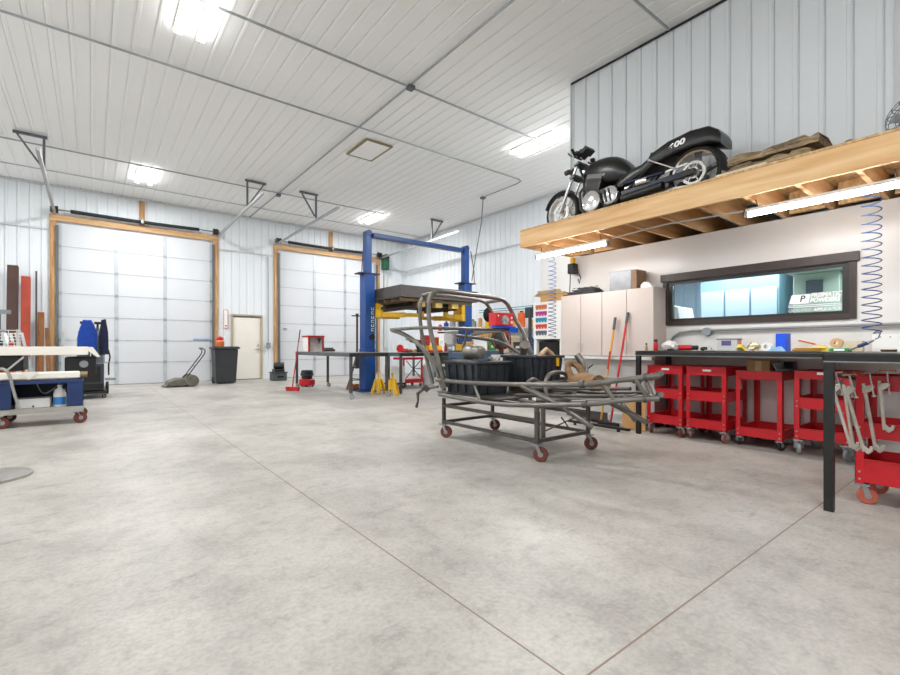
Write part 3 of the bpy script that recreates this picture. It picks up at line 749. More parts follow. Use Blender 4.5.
for rr, xx in ((.24, 5.5), (.235, 5.43), (.235, 5.57), (.16, 5.40), (.16, 5.60), (.06, 5.39), (.06, 5.61)):
    q.torus((xx, .6, 3.02), rr, .004, 'x', 28, 5)
for i in range(20):
    a = 2*PI*i/20; c_, s_ = math.cos(a), math.sin(a)
    q.tube([(5.39, .6+.05*c_, 3.02+.05*s_), (5.40, .6+.16*c_, 3.02+.16*s_), (5.43, .6+.235*c_, 3.02+.235*s_), (5.5, .6+.242*c_, 3.02+.242*s_), (5.57, .6+.235*c_, 3.02+.235*s_), (5.6, .6+.16*c_, 3.02+.16*s_)], .0035, 5)
q.build('cage', GALVD, fn)
for i in range(4):
    a = PI/2*i+.4; q = MB(); q.obox((5.5, .6+.11*math.cos(a), 3.02+.11*math.sin(a)), (.012, .2, .1), (a, .4, 0)); q.build('blade', GREYP, fn)
q = MB(); q.cyl((5.5, .6, 3.02), (5.62, .6, 3.02), .06); q.build('motor', BLACKP, fn); fn.scale = (.88, .88, .88)
q = MB(); q.box(5.38, 5.62, .45, .75, 2.753, 2.775); q.bar((5.58, .6, 2.775), (5.58, .6, 2.99), .03); q.build('stand', BLACKP, fn)

# ------------------------------------------------------------------ two post lift
lift = thing('vehicle_lift', 'blue two post vehicle lift with yellow arms', 'vehicle lift', (6.7, 9.85, 0))
for k, cx in enumerate((5.22, 8.16)):
    cy = 9.9 if k == 0 else 9.75
    sgn = 1 if k == 0 else -1
    q = MB(); q.box(cx-.13, cx+.13, cy-.145, cy+.145, .021, 2.8); col = q.build('post', BLUEL, lift, bevel=.012)
    q = MB(); q.box(cx-.14, cx+.14, cy-.155, cy+.155, .021, 1.02); q.build('carriage_sleeve', BLUEL, col, bevel=.01)
    q = MB(); q.box(cx-.27, cx+.27, cy-.25, cy+.25, .001, .02); q.build('base_plate', BLUEL, col)
    q = MB(); q.box(cx-.26, cx+.26, cy-.16, cy+.16, 2.802, 2.83); q.build('top_plate', mat('dark navy plate', '#1b2742', .45), col)
    q = MB(); q.box(cx-.075, cx+.075, cy-.09, cy+.09, 2.832, 3.78); q.build('post_extension', BLUEL, col, bevel=.006)
    q = MB(); q.cyl((cx, cy-.1, 3.79), (cx, cy+.1, 3.79), .075, 18); q.build('pulley', mat('deep blue enamel', '#1f3d74', .45), col)
    q = MB(); q.tube([(cx-.12*sgn, cy-.1, 3.72), (cx-.2*sgn, cy-.14, 3.2), (cx-.22*sgn, cy-.14, 2.84)], .012, 6); q.build('hydraulic_hose', DGREY, col)
    # carriage + arms
    q = MB(); q.box(cx+sgn*.152 if sgn > 0 else cx-.27, cx+.27 if sgn > 0 else cx-.152, cy-.19, cy+.19, 1.78, 2.34 if k else 2.1); ca = q.build('carriage', YEL, lift, bevel=.01)
    for dy, ln in ((-.62, 1.15), (.5, 1.15)):
        a = Vector((cx+sgn*.24, cy+math.copysign(.14, dy), 1.84)); b = Vector((cx+sgn*ln, cy+dy, 1.84))
        q = MB(); q.bar(a, a.lerp(b, .62), .13, .12); q.bar(a.lerp(b, .5), b, .09, .09); q.cyl((a.x, a.y, 1.76), (a.x, a.y, 1.95), .1, 16)
        q.cyl((b.x, b.y, 1.80), (b.x, b.y, 1.93), .07, 16)
        am = q.build('arm', YEL, lift, bevel=.006)
        q = MB(); q.cyl((b.x, b.y, 1.931), (b.x, b.y, 1.955), .065, 16); q.build('pad', BLACKR, am)
        q = MB(); q.cyl((a.x, a.y, 1.951), (a.x, a.y, 2.0), .035, 12); q.build('pivot_pin', DGREY, am)
q = MB(); q.box(5.3, 8.08, 9.72, 9.9, 3.69, 3.79); q.build('crossbeam', mat('crossbeam blue', '#1f4279', .42, 0, .08), lift, bevel=.008)
lp = lift.children[0]
# raised lettering, too small in the photograph to read
q = MB()
for i in range(6):
    z = 2.0-.1*i-.06; x0 = 5.245
    q.box(x0, x0+.07, 9.748, 9.7535, z, z+.014); q.box(x0, x0+.07, 9.748, 9.7535, z+.052, z+.066) if i % 2 else q.box(x0+.056, x0+.07, 9.748, 9.7535, z+.014, z+.066)
    q.box(x0, x0+.014, 9.748, 9.7535, z+.014, z+.06)
q.build('lettering', mat('pale green lettering', '#cfe6b4', .5), lp)
q = MB(); q.cyl((5.27, 9.73, 1.30), (5.27, 9.754, 1.30), .07, 18); q.build('round_knob', BLACKP, lp)

# slate coloured tray raised on the arms
bx = thing('truck_bed_tray', 'dark slate truck bed tray raised on the blue lift', 'truck bed', (6.3, 9.3, 1.957))
X0, X1, Y0, Y1 = 5.42, 7.72, 8.72, 10.6
q = MB()
q.box(X0, X1, Y0, Y0+.04, 2.19, 2.46); q.box(X0, X0+.04, Y0+.04, Y1, 2.19, 2.46); q.box(X1-.04, X1, Y0+.04, Y1, 2.19, 2.46); q.box(X0+.04, X1-.04, Y1-.04, Y1, 2.19, 2.46)
q.box(X0+.04, X1-.04, Y0+.04, Y1-.04, 2.2, 2.23)
q.build('tray', PLATE, bx, bevel=.006)
for yy in (8.9, 9.25, 9.6, 9.95, 10.3):
    q = MB(); q.box(X0+.1, X1-.1, yy-.04, yy+.04, 2.12, 2.188); q.build('cross_member', mat('tan dusty steel', '#8f7c5e', .6, .2, .2, 6), bx)
for xx in (X0+.55, X1-.62):
    q = MB(); q.box(xx-.05, xx+.05, Y0+.1, Y1-.1, 1.965, 2.118); q.build('frame_rail', mat('dark brown rail', '#4b3c30', .6, .2, .15), bx)
for xx in (6.05, 6.55, 7.05):
    q = MB(); q.box(xx-.1, xx+.1, 8.8, 8.95, 2.0, 2.115); q.build('bracket', mat('ochre bracket', '#b79a55', .6, .1, .2, 8), bx)
q = MB(); q.box(5.9, 7.2, 8.98, 10.2, 2.04, 2.115); q.build('underbody_pan', DARKCAV, bx)

# ------------------------------------------------------------------ sand rail frame on its wheeled stand
st = thing('wheeled_stand', 'low welded steel dolly under the tube frame chassis', 'dolly', (3.63, 3.55, 0))
sx0, sx1, sy0, sy1 = 3.25, 4.03, 2.84, 4.27
for zz, nm in ((.375, 'upper_rail'), (.185, 'lower_rail')):
    for p0, p1 in (((sx0, sy0), (sx0, sy1)), ((sx1, sy0), (sx1, sy1)), ((sx0+.02, sy0), (sx1-.02, sy0)), ((sx0+.02, sy1), (sx1-.02, sy1))):
        if nm == 'upper_rail' and p0[1] == p1[1] == sy0: continue
        q = MB(); q.bar((*p0, zz), (*p1, zz), .032); q.build(nm, RAWST2, st)
for x, y in ((sx0, sy0), (sx1, sy0), (sx0, sy1), (sx1, sy1)):
    q = MB(); q.bar((x, y, .165), (x, y, .46), .034); q.build('post', RAWST2, st)
    caster(st, x, y, .163, .068, .045, REDWHEEL, ang=-1.0 if x < 3.5 else -.6)
for x in (3.31, 3.40):
    q = MB(); q.bar((x, sy0+.06, .16), (x, sy0+.06, .535), .034); q.build('upright', RAWST, st)
q = MB(); q.bar((sx0+.35, sy0, .375), (sx1, sy0+.25, .2), .012); q.bar((sx1-.1, sy0, .375), (sx0+.4, sy0+.25, .2), .012); q.build('cross_brace', RAWST2, st)

bg = thing('dune_buggy_frame', 'bare steel tube dune buggy chassis resting on the dolly', 'chassis', (3.7, 3.4, .48))
def tb(pts, r, name='tube', m=RAWST, sm=0):
    q = MB(); q.tube(smoothpath(pts, sm) if sm else pts, r, 10); return q.build(name, m, bg)
TR = .021
# main hoop A and second hoop B
tb([(3.17, 4.13, .60), (3.10, 4.2, .95), (3.05, 4.27, 1.28), (3.04, 4.28, 1.5), (3.05, 4.28, 1.62), (3.12, 4.28, 1.69), (3.25, 4.28, 1.71), (3.7, 4.28, 1.70), (4.1, 4.28, 1.69), (4.26, 4.28, 1.655), (4.35, 4.27, 1.56), (4.42, 4.24, 1.42), (4.44, 4.12, 1.25), (4.41, 3.95, .98)], .027, 'roll_hoop', sm=3)
tb([(3.2, 4.42, .62), (3.17, 4.52, .95), (3.15, 4.6, 1.3), (3.14, 4.6, 1.55), (3.18, 4.6, 1.66), (3.3, 4.6, 1.70), (3.8, 4.6, 1.70), (4.15, 4.6, 1.68), (4.27, 4.59, 1.6), (4.33, 4.56, 1.47), (4.4, 4.5, 1.3), (4.4, 4.3, 1.0)], .024, 'roll_hoop', sm=3)
tb([(3.05, 4.28, 1.28), (3.7, 4.28, 1.283), (4.45, 4.25, 1.285)], TR, 'harness_bar')
tb([(3.05, 4.28, 1.285), (3.02, 4.6, 1.285), (3.0, 5.05, 1.28)], TR, 'rear_tube')
tb([(3.0, 5.03, 1.275), (3.05, 4.8, 1.21), (3.1, 4.55, 1.08), (3.15, 4.38, .9), (3.18, 4.27, .7), (3.2, 4.2, .56)], .027, 'rear_tube', sm=4)
tb([(4.4, 4.3, 1.285), (4.35, 4.7, 1.27), (4.3, 5.0, 1.24)], TR, 'rear_tube')
tb([(3.62, 4.28, 1.27), (3.68, 4.4, 1.12), (3.72, 4.5, 1.0)], .016, 'brace')
tb([(3.55, 4.42, 1.2), (3.9, 4.38, 1.17), (4.15, 4.25, 1.12), (4.32, 4.12, 1.0), (4.38, 4.02, .93)], .022, 'brace', sm=4)
tb([(3.12, 4.28, 1.69), (3.18, 4.6, 1.69)], TR, 'brace'); tb([(4.2, 4.28, 1.67), (4.2, 4.6, 1.66)], TR, 'brace')
# upper and lower rails, both sides
for side in (0, 1):
    fx = (lambda a: a) if side == 0 else (lambda a: 7.52-a)
    n1, n2 = (3.46, 1.79) if side == 0 else (3.74, 1.92)
    m1 = 3.36 if side == 0 else 3.86
    m0 = 3.25 if side == 0 else 4.08
    tb([(fx(3.17), 4.3, .675), (fx(3.14), 3.6, .685), (fx(3.17), 2.9, .712), (m0, 2.35, .745), (m1, 2.05, .795), (n1, n2, .84)], .023, 'upper_rail', sm=4)
    tb([(fx(3.17), 4.25, .51), (fx(3.14), 3.6, .50), (fx(3.17), 3.1, .504), (m0, 2.32, .58), (m1, 2.03, .635), (n1, n2, .662)], .023, 'lower_rail', sm=4)
    tb([(fx(3.145), 3.62, .685), (fx(3.145), 3.52, .505)], .016, 'brace')
    tb([(m0+(m1-m0)*.5, 2.2, .765), (m0+(m1-m0)*.8, 2.1, .625)], .018, 'brace')
    tb([(m1+(n1-m1)*.3, m1*0+n2+.16, .805), (m1+(n1-m1)*.7, n2+.07, .645)], .018, 'brace')
    tb([(fx(3.155), 2.95, .70), (fx(3.3), 2.6, .53), (fx(3.42), 2.36, .36)], .025, 'down_tube')
    for t_ in ((m0, 2.35, .745), (m0, 2.32, .58)):
        q = MB(); d = Vector((.06, -.3, .045)).normalized(); p = Vector(t_); q.cyl(p-d*.02, p+d*.02, .034, 14); q.build('collar', RAWST2, bg)
    for z_ in (.826, .653):
        q = MB(); a_ = Vector((m1, 2.04, z_-.02)).lerp(Vector((n1, n2, z_+.01)), .62); d = Vector((n1-m1, n2-2.04, .03)).normalized()*.015; q.cyl(a_-d, a_+d, .03); q.build('collar', RAWST2, bg)
tb([(3.9, 2.6, .56), (3.92, 2.36, .47), (3.93, 2.15, .38)], .025, 'down_tube')
# cross tubes, floor tubes
for y_, z_ in ((4.2, .51), (3.6, .5), (3.05, .505), (2.5, .56), (2.05, .63)):
    dx_ = .0 if y_ > 2.6 else (.05 if y_ > 2.2 else .17)
    tb([(3.19+dx_, y_, z_), (4.33-dx_*2.7, y_, z_)], .019, 'cross_tube')
for y_, z_ in ((2.98, .705), (2.05, .79)):
    tb([(3.2 if y_ > 2.5 else 3.37, y_, z_), (4.32 if y_ > 2.5 else 3.85, y_, z_)], .017, 'cross_tube')
tb([(3.5, 4.2, .51), (3.5, 3.0, .505), (3.55, 1.95, .64)], .018, 'floor_tube'); tb([(3.95, 4.2, .51), (3.95, 3.0, .505), (3.7, 2.0, .64)], .018, 'floor_tube')
tb([(3.55, 2.95, .52), (3.55, 3.0, .66), (3.62, 3.02, .77), (3.75, 3.02, .80), (3.9, 3.02, .77), (3.97, 3.0, .66), (3.97, 2.95, .52)], .022, 'dash_hoop', sm=4)
tb([(3.4, 3.12, .62), (3.46, 3.14, .71), (3.55, 3.14, .73), (3.62, 3.12, .68)], .02, 'dash_hoop', sm=4)
tb([(3.3, 2.9, .56), (3.8, 2.35, .585), (3.85, 2.1, .66)], .017, 'brace'); tb([(4.2, 2.9, .56), (3.8, 2.5, .555), (3.4, 2.05, .66)], .017, 'brace')
for x_, z_ in ((3.42, .60), (3.62, .655), (3.72, .585), (4.02, .61)):
    tb([(x_, 3.28, z_-.03), (x_+.02, 2.7, z_+.005 if x_ < 3.7 else z_-.02), (3.6+(x_-3.6)*.5, 2.12, z_+.05)], .016, 'steering_tube', RAWST2)
q = MB(); q.box(3.22, 4.38, 3.3, 4.36, .522, .535); q.build('floor_pan', RAWST2, bg)
# spindle link hanging off the back corner
q = MB(); q.tube([(3.13, 4.4, .57), (3.09, 4.46, .56), (3.05, 4.52, .51), (3.06, 4.53, .42), (3.05, 4.55, .34)], [.024, .018, .022, .012, .018], 10); q.build('spindle_link', RAWST2, bg)
q = MB(); q.cyl((3.12, 4.4, .55), (3.07, 4.43, .60), .034); q.build('spindle_hub', RAWST2, bg)
tb([(3.17, 4.28, .6), (3.13, 4.4, .575)], .018, 'link_arm')

# black totes in the frame, and the parts in them
def tote(name, x0, x1, y0, y1, z0, z1, label):
    t = thing(name, label, 'tote', ((x0+x1)/2, (y0+y1)/2, z0), 'black totes in the chassis')
    k = .05
    q = MB()
    def ring(i, z): return [(x0+i, y0+i, z), (x1-i, y0+i, z), (x1-i, y1-i, z), (x0+i, y1-i, z)]
    q.loft([ring(k, z0), ring(.022, z1-.07), ring(.022, z1-.005), ring(.03, z1-.005), ring(.03, z1-.07), ring(k+.01, z0+.012)])
    q.build('bin', TOTEM, t, smooth=False)
    q = MB()
    for (a, b, c_, d) in ((x0, x1, y0, y0+.03), (x0, x1, y1-.03, y1), (x0, x0+.03, y0+.03, y1-.03), (x1-.03, x1, y0+.03, y1-.03)): q.box(a, b, c_, d, z1-.03, z1)
    rm = q.build('rim', TOTEM, t, bevel=.006)
    q = MB(); n = 4
    for i in range(n):
        f_ = (i+.5)/n; wd = .03
        yy = y0+.03+(y1-y0-.06)*f_; xx = x0+.03+(x1-x0-.06)*f_
        for a, b in (((x0+k-.012, yy, z0+.02), (x0+.012, yy, z1-.04)), ((x1-k+.012, yy, z0+.02), (x1-.012, yy, z1-.04)), ((xx, y0+k-.012, z0+.02), (xx, y0+.012, z1-.04))): q.bar(a, b, wd, wd)
    q.build('side_ribs', TOTEM, t)
    return t
tote('storage_tote', 3.225, 3.775, 3.665, 4.27, .537, .90, 'black plastic tote with a battered grey rim at the hoop end of the chassis')
t2 = tote('storage_tote', 3.86, 4.35, 3.38, 3.96, .60, .965, 'black plastic tote with a yellow sticker nearer the cabinets')
q = MB(); q.box(4.2, 4.25, 3.385, 3.389, .84, .94); q.build('sticker', YEL, t2, label='yellow warning sticker')
# packing block that lifts the second tote
q = MB(); q.box(3.95, 4.28, 3.5, 3.9, .537, .598); solo(q, 'wood_block', mat('greasy wood', '#5b4634', .8), 'greasy wooden block under the tote with the yellow sticker', 'block')
def part(q, name, m, label, cat='engine part', grp='loose engine parts in the totes'): return solo(q, name, m, label, cat, grp)
q = MB(); q.lathe([(.04, -.15), (.07, -.14), (.075, -.05), (.066, -.04), (.088, 0), (.088, .1), (.05, .13), (.03, .15)], (3.5, 4.03, 1.0), 'y', 20)
part(q, 'gearbox_housing', ALLOY, 'round grey gearbox housing standing highest in the tote by the hoop')
q = MB(); q.cyl((3.60, 3.76, .83), (3.53, 3.79, .94), .035); q.ball((3.61, 3.77, .88), (.05, .035, .05)); q.cyl((3.6, 3.78, .9), (3.68, 3.8, .93), .025)
part(q, 'alloy_casting', ALLOY, 'small bare alloy casting at the front corner of the tote by the hoop')
q = MB(); q.cyl((3.335, 3.8, .86), (3.345, 4.1, .89), .04); q.cyl((3.335, 3.79, .86), (3.335, 3.81, .862), .055)
part(q, 'axle_tube', RAWST, 'dull steel axle tube beside the gearbox housing')
q = MB(); q.box(3.34, 3.67, 3.79, 4.15, .56, .76); part(q, 'motor_block', DGREY, 'dark engine block filling the bottom of the tote by the hoop')
q = MB(); q.cyl((4.12, 3.84, .90), (4.02, 3.72, 1.06), .045, 16); q.cyl((4.02, 3.72, 1.06), (4.0, 3.69, 1.085), .058, 16)
part(q, 'shock_body', ALLOY, 'pale cylinder sticking out of the tote with the yellow sticker')
q = MB(); q.tube([(4.0, 3.48, .93), (4.1, 3.5, .99), (4.18, 3.52, 1.03), (4.24, 3.5, .98), (4.27, 3.48, .93)], [.03, .035, .03, .035, .03], 10)
part(q, 'exhaust_elbow', mat('pale tan casting', '#b59672', .6, .3, .2), 'tan cast elbow on the tote with the yellow sticker')
q = MB(); q.box(3.95, 4.26, 3.48, 3.86, .62, .86); part(q, 'cylinder_head', DGREY, 'dark cylinder head low in the tote with the yellow sticker')
# gearbox on the nose
tr = thing('transaxle', 'tan corroded transaxle case lying on the nose of the chassis', 'transaxle', (4.0, 2.7, .6))
q = MB(); q.ball((3.82, 2.74, .72), (.12, .14, .085), 18, 12); q.ball((3.76, 2.60, .715), (.08, .08, .08), 14, 10); q.cyl((3.74, 2.52, .72), (3.77, 2.62, .72), .078, 16); q.obox((3.88, 2.86, .72), (.18, .14, .1), (.1, .2, .3)); q.cyl((3.95, 2.72, .70), (3.9, 2.54, .69), .055)
q.build('case', RUST, tr)
q = MB(); q.tube([(3.86, 2.92, .76), (3.86, 2.965, .83), (3.89, 2.98, .88), (3.96, 2.98, .89), (3.95, 2.9, .86), (3.95, 2.84, .77)], .035, 10); q.build('pipe_loop', RUST, tr)
q = MB(); q.tube([(3.98, 2.86, .77), (4.05, 2.9, .87), (4.02, 2.97, .98)], [.05, .04, .035], 12); q.build('neck', RAWST, tr)
q = MB()
for i in range(8):
    a = 2*PI*i/8; q.ball((3.74+.062*math.cos(a), 2.525, .72+.062*math.sin(a)), .012, 6, 5)
q.build('flange_bolts', RAWST2, tr)
# starter set box on the harness bar
rb = thing('printed_box', 'small red printed box balanced on the harness bar of the chassis', 'box', (4.2, 4.28, 1.334))
q = MB(); q.box(4.04, 4.345, 4.21, 4.35, 1.334, 1.5); q.build('carton', mat('red carton', '#d8252c', .5), rb, bevel=.003)
q = MB(); q.prism([(4.13, 1.36), (4.25, 1.35), (4.27, 1.43), (4.2, 1.47), (4.14, 1.45)], 'y', 4.2065, 4.2095); q.build('printed_picture', mat('printed pale picture', '#d8d3c4', .5, hex2='#4f6b86', scale=22), rb)
for x_, z_, r_ in ((4.315, 1.38, .02), (4.315, 1.44, .016), (4.075, 1.46, .012)):
    q = MB(); q.cyl((x_, 4.2095, z_), (x_, 4.2065, z_), r_); q.build('printed_dot', WHITE, rb)
q = MB(); q.obox((4.22, 4.27, 1.319), (.34, .12, .02), (0, 0, 0)); q.obox((4.33, 4.19, 1.28), (.16, .012, .06), (.1, 0, 0))
solo(q, 'folded_rag', BLUEB, 'blue folded cloth under the red box on the harness bar', 'cloth')
sh = MB(); sh.ball((4.28, 4.62, 1.5), (.09, .04, .1), 12, 8); sh.v = [(v[0], v[1], v[2]) for v in sh.v]
sb = sh.build('headrest', BLACKR, bg)

# ------------------------------------------------------------------ red service carts
def cart(loc, label, w=.42, d=.57, trays=((.74, .83), (.45, .555), (.14, .235)), handle=False, tread=REDWHEEL, grp='red service carts', name='service_cart', badge=True, wr=.055, fa=None):
    """open steel cart: front at x = 0, depth along +x, width along y"""
    t = thing(name, label, 'cart', (0, 0, 0), grp)
    for z0, z1 in trays:
        q = MB(); q.tray(0, d, -w/2, w/2, z0, z1, .008)
        for a in ((-.006, .012, -w/2-.006, w/2+.006), (d-.012, d+.006, -w/2-.006, w/2+.006), (.012, d-.012, -w/2-.006, -w/2+.012), (.012, d-.012, w/2-.012, w/2+.006)): q.box(*a, z1, z1+.008)
        q.build('tray', RED, t)
    zt = trays[0][0]+.02
    for x, y, sx, sy in ((0, -w/2, 1, 1), (0, w/2, 1, -1), (d, -w/2, -1, 1), (d, w/2, -1, -1)):
        q = MB(); k = .042; e = .004
        x0, x1 = sorted((x-sx*e, x-sx*(e-.003))); y0, y1 = sorted((y-sy*e, y+sy*k)); q.box(x0, x1, y0, y1, trays[-1][0]-.01, zt)
        x0, x1 = sorted((x-sx*e, x+sx*k)); y0, y1 = sorted((y-sy*e, y-sy*(e-.003))); q.box(x0, x1, y0, y1, trays[-1][0]-.01, zt)
        p = q.build('post', RED, t)
        for z0, z1 in (trays[1:] if sx > 0 else ()):
            for dz in (.02, .07):
                q = MB(); q.cyl((x-sx*.0045, y+sy*.02, z0+dz), (x-sx*.008, y+sy*.02, z0+dz), .007, 8); q.build('bolt', STEELG, p)
        caster(t, x+sx*.03, y+sy*.03, trays[-1][0]-.012, wr, .03, tread, ang=fa if fa is not None else (-.4 if sy > 0 else .4))
    if badge:
        q = MB(); q.box(-.0085, -.0065, -.06, .03, trays[0][0]+.045, trays[0][0]+.068); q.build('nameplate', WHITE, t)
    if handle:
        q = MB(); zz = trays[0][1]-.02
        q.tube([(.05, w/2+.008, zz), (.05, w/2+.1, zz+.02), (.1, w/2+.13, zz+.02), (d-.1, w/2+.13, zz+.02), (d-.05, w/2+.1, zz+.02), (d-.05, w/2+.008, zz)], .012, 10); q.build('push_handle', BLACKP, t)
    t.location = loc
    return t
cart((5.40, 2.735, 0), 'red three tray cart under the bench end, beside the cardboard')
c2 = cart((5.43, 2.28, 0), 'red three tray cart second from the cardboard under the bench', tread=mat('dusty caster tread', '#8b5f52', .6))
cart((5.495, 1.785, 0), 'red cart with no middle tray under the bench', trays=((.715, .80), (.11, .20)), tread=BLACKR, badge=False, wr=.045)
cart((5.45, 1.25, 0), 'red three tray cart behind the front leg of the nearer black table', tread=GREYTREAD, wr=.062, trays=((.75, .82), (.46, .56), (.165, .26)))
nc = cart((4.09, .305, 0), 'red service cart with clamps hung along its tray, under the nearer black table', w=.89, d=.42, trays=((.77, .86), (.45, .545), (.15, .30)), handle=True, tread=TREADO, wr=.055, badge=False, fa=-1.1)
# things lying in the carts
def lay(q, name, m, label, cat, grp=None, **k): return solo(q, name, m, label, cat, grp, **k)
q = MB(); q.tube([(5.5, 2.56, .5), (5.55, 2.66, .53), (5.5, 2.78, .5), (5.6, 2.82, .54), (5.62, 2.68, .5)], .022, 8); lay(q, 'hose_scrap', BLACKR, 'black hose scrap in the middle tray of the cart beside the cardboard', 'hose')
q = MB(); q.obox((5.72, 2.68, .53), (.1, .12, .1), (0, 0, .4)); q.cyl((5.72, 2.72, .50), (5.78, 2.84, .52), .03); lay(q, 'air_tool', DGREY, 'dark air tool in the middle tray of the cart beside the cardboard', 'tool')
q = MB(); q.cyl((5.46, 2.62, .165), (5.6, 2.68, .165), .016); q.obox((5.5, 2.74, .17), (.16, .02, .02), (0, 0, .5)); q.obox((5.5, 2.8, .165), (.05, .05, .03)); lay(q, 'wrench_pile', STEELG, 'few bright sockets and wrenches in the bottom tray of the cart beside the cardboard', 'tools')
q = MB(); q.cyl((5.55, 2.2, .482), (5.7, 2.15, .482), .02); q.obox((5.6, 2.33, .478), (.05, .03, .03)); lay(q, 'small_gun', DGREY, 'small dark tool in the middle tray of the second cart', 'tool')
q = MB(); q.prism([(.0, .0), (.1, .0), (.13, .07), (.12, .075), (.09, .012), (.0, .012)], 'x', 5.6, 5.9); q.v = [(v[0], v[1]+1.56, v[2]+.802+.012) for v in q.v]
lay(q, 'angle_offcut', GALVD, 'grey steel angle offcut on the edge of the cart with no middle tray', 'offcut')
for x0, x1, y0, y1, lab in ((5.62, 5.86, 1.72, 1.93, 'small cardboard carton on the cart with no middle tray'),):
    q = MB(); q.box(x0, x1, y0, y1, .724, .915); b_ = thing('cardboard_carton', lab, 'carton', (x0, y0, .724)); q.build('carton', CARDB, b_, bevel=.003)
    q = MB(); q.box(x0-.0015, x0-.0005, (y0+y1)/2-.03, (y0+y1)/2+.03, .73, .91); q.build('tape', mat('carton tape', '#e2c08c', .4), b_)
q = MB(); q.box(5.92, 6.04, 1.6, 1.68, .724, .90); lay(q, 'dark_binder', BLACKP, 'black binder beside the carton on the cart with no middle tray', 'binder')
# drill and blue cloth on the near cart
dr = thing('cordless_drill', 'black cordless drill in the middle tray of the cart with clamps', 'drill', (4.3, .42, .462))
q = MB(); q.cyl((4.24, .48, .64), (4.36, .34, .64), .035); q.build('motor', BLACKP, dr)
q = MB(); q.bar((4.29, .42, .63), (4.3, .40, .52), .04, .05); q.build('grip', BLACKR, dr)
q = MB(); q.obox((4.3, .4, .49), (.1, .09, .055)); q.build('battery', DGREY, dr, bevel=.006)
q = MB(); q.cyl((4.36, .34, .64), (4.40, .29, .64), .018); q.build('chuck', STEELG, dr)
q = MB(); q.obox((4.3, .56, .48), (.1, .06, .03), (0, 0, .5)); lay(q, 'drill_battery', GREYP, 'grey spare battery beside the black drill', 'battery')
q = MB(); q.loft([sect(a, .162, .162+h, w_, 4.28, 12, 2) for a, h, w_ in ((.1, .03, .06), (.16, .1, .12), (.25, .13, .14), (.34, .09, .13), (.4, .03, .07))]); lay(q, 'blue_rag', CANVAS, 'crumpled blue rag in the bottom tray of the cart with clamps', 'rag')

# locking bar clamps hung on the near cart
def clamp_proto(ln=.4, col=mat('nickel clamp', '#bcb6aa', .38, .55, .12, 12), screw=STEELG, grip=True):
    """hangs from the origin, bar down -z, jaws towards -x"""
    t = thing('bar_clamp', '', 'clamp', (0, 0, 0), 'bar clamps hung on the near cart')
    q = MB(); q.bar((0, 0, -ln), (0, 0, .03), .012, .018); q.build('bar', col, t, bevel=.002)
    q = MB(); q.prism([(-.006, -ln+.04), (-.006, -ln-.008), (-.02, -ln-.018), (-.045, -ln+.0), (-.054, -ln+.03), (-.038, -ln+.034), (-.028, -ln+.014)], 'y', -.008, .008); q.build('fixed_jaw', col, t, bevel=.004)
    q = MB(); q.prism([(.012, .0), (.013, -.032), (-.008, -.036), (-.036, -.02), (-.052, -.002), (-.05, .018), (-.03, .018), (-.008, .014)], 'y', -.009, .009); hd = q.build('sliding_jaw', col, t, bevel=.004)
    q = MB(); q.cyl((-.042, 0, -.05), (-.042, 0, .09), .0045, 8); q.cyl((-.042, 0, -.06), (-.042, 0, -.05), .011, 10); q.build('screw', screw, hd)
    q = MB(); q.bar((-.085, .012, .092), (-.005, -.012, .097), .008); q.ball((-.085, .012, .092), .007, 6, 5); q.ball((-.005, -.012, .097), .007, 6, 5); q.build('tee_handle', mat('worn orange handle', '#b5704a', .5) if grip else screw, t)
    return t
CP = clamp_proto()
spots = [((3.96, .845, .785), 1.35, 'bar clamp on the handle of the near cart, closest to the front table leg'), ((4.04, .80, .775), 1.2, 'bar clamp on the cart handle, second from the front table leg'),
         ((3.93, .77, .775), 1.4, 'bar clamp on the cart handle, third from the front table leg'), ((4.0, .69, .79), 1.3, 'bar clamp hung over the corner of the cart tray, largest jaw lowest'),
         ((4.06, .625, .81), 1.5, 'short bar clamp beside the corner post of the near cart'), ((4.03, .515, .79), 1.1, 'long bar clamp reaching down past the bottom tray of the near cart'),
         ((4.03, .43, .775), 1.2, 'bar clamp at the edge of the picture on the near cart')]
LONG = clamp_proto(.60, grip=False)
SHORT = clamp_proto(.29)
for i, (p, rz, lab) in enumerate(spots):
    base = {4: SHORT, 5: LONG, 6: LONG}.get(i, CP)
    if base.get('used'): o_ = dup(base, p, rz, lab)
    else: o_ = base; o_['used'] = 1; o_.location = p; o_['label'] = lab
    o_.rotation_euler = (0, (.26, .14, .24, .15, .08, .05, .06)[i], rz)
for o_ in (CP, LONG, SHORT): del o_['used']
for o_ in list(bpy.data.objects):
    if o_.get('used') is not None: del o_['used']

# ------------------------------------------------------------------ black work benches
def bench(name, label, x0, x1, y0, y1, top, legs, lip=.06, grp=None, m=BLACKP):
    t = thing(name, label, 'workbench', ((x0+x1)/2, (y0+y1)/2, 0), grp)
    q = MB(); q.box(x0, x1, y0, y1, top-.012, top); q.build('tabletop', mat('dark steel bench top', '#3a3836', .4, .3, .1), t)
    q = MB(); q.box(x0, x0+.006, y0, y1, top-lip, top-.013); q.box(x0-.0, x1, y1-.006, y1, top-lip, top-.013); q.box(x0, x1, y0, y0+.006, top-lip, top-.013)
    q.box(x0, x0+.03, y0, y1, top-lip-.003, top-lip); q.build('apron', m, t)
    q = MB(); q.box(x0-.002, x0-.0003, y0, y1, top-lip, top-lip+.008); q.build('edge', mat('worn bare edge', '#8d8c89', .4, .5), t)
    for x, y in legs:
        q = MB(); q.box(x, x+.045, y, y+.05, 0.001, top-lip-.004); q.build('leg', m, t)
    return t
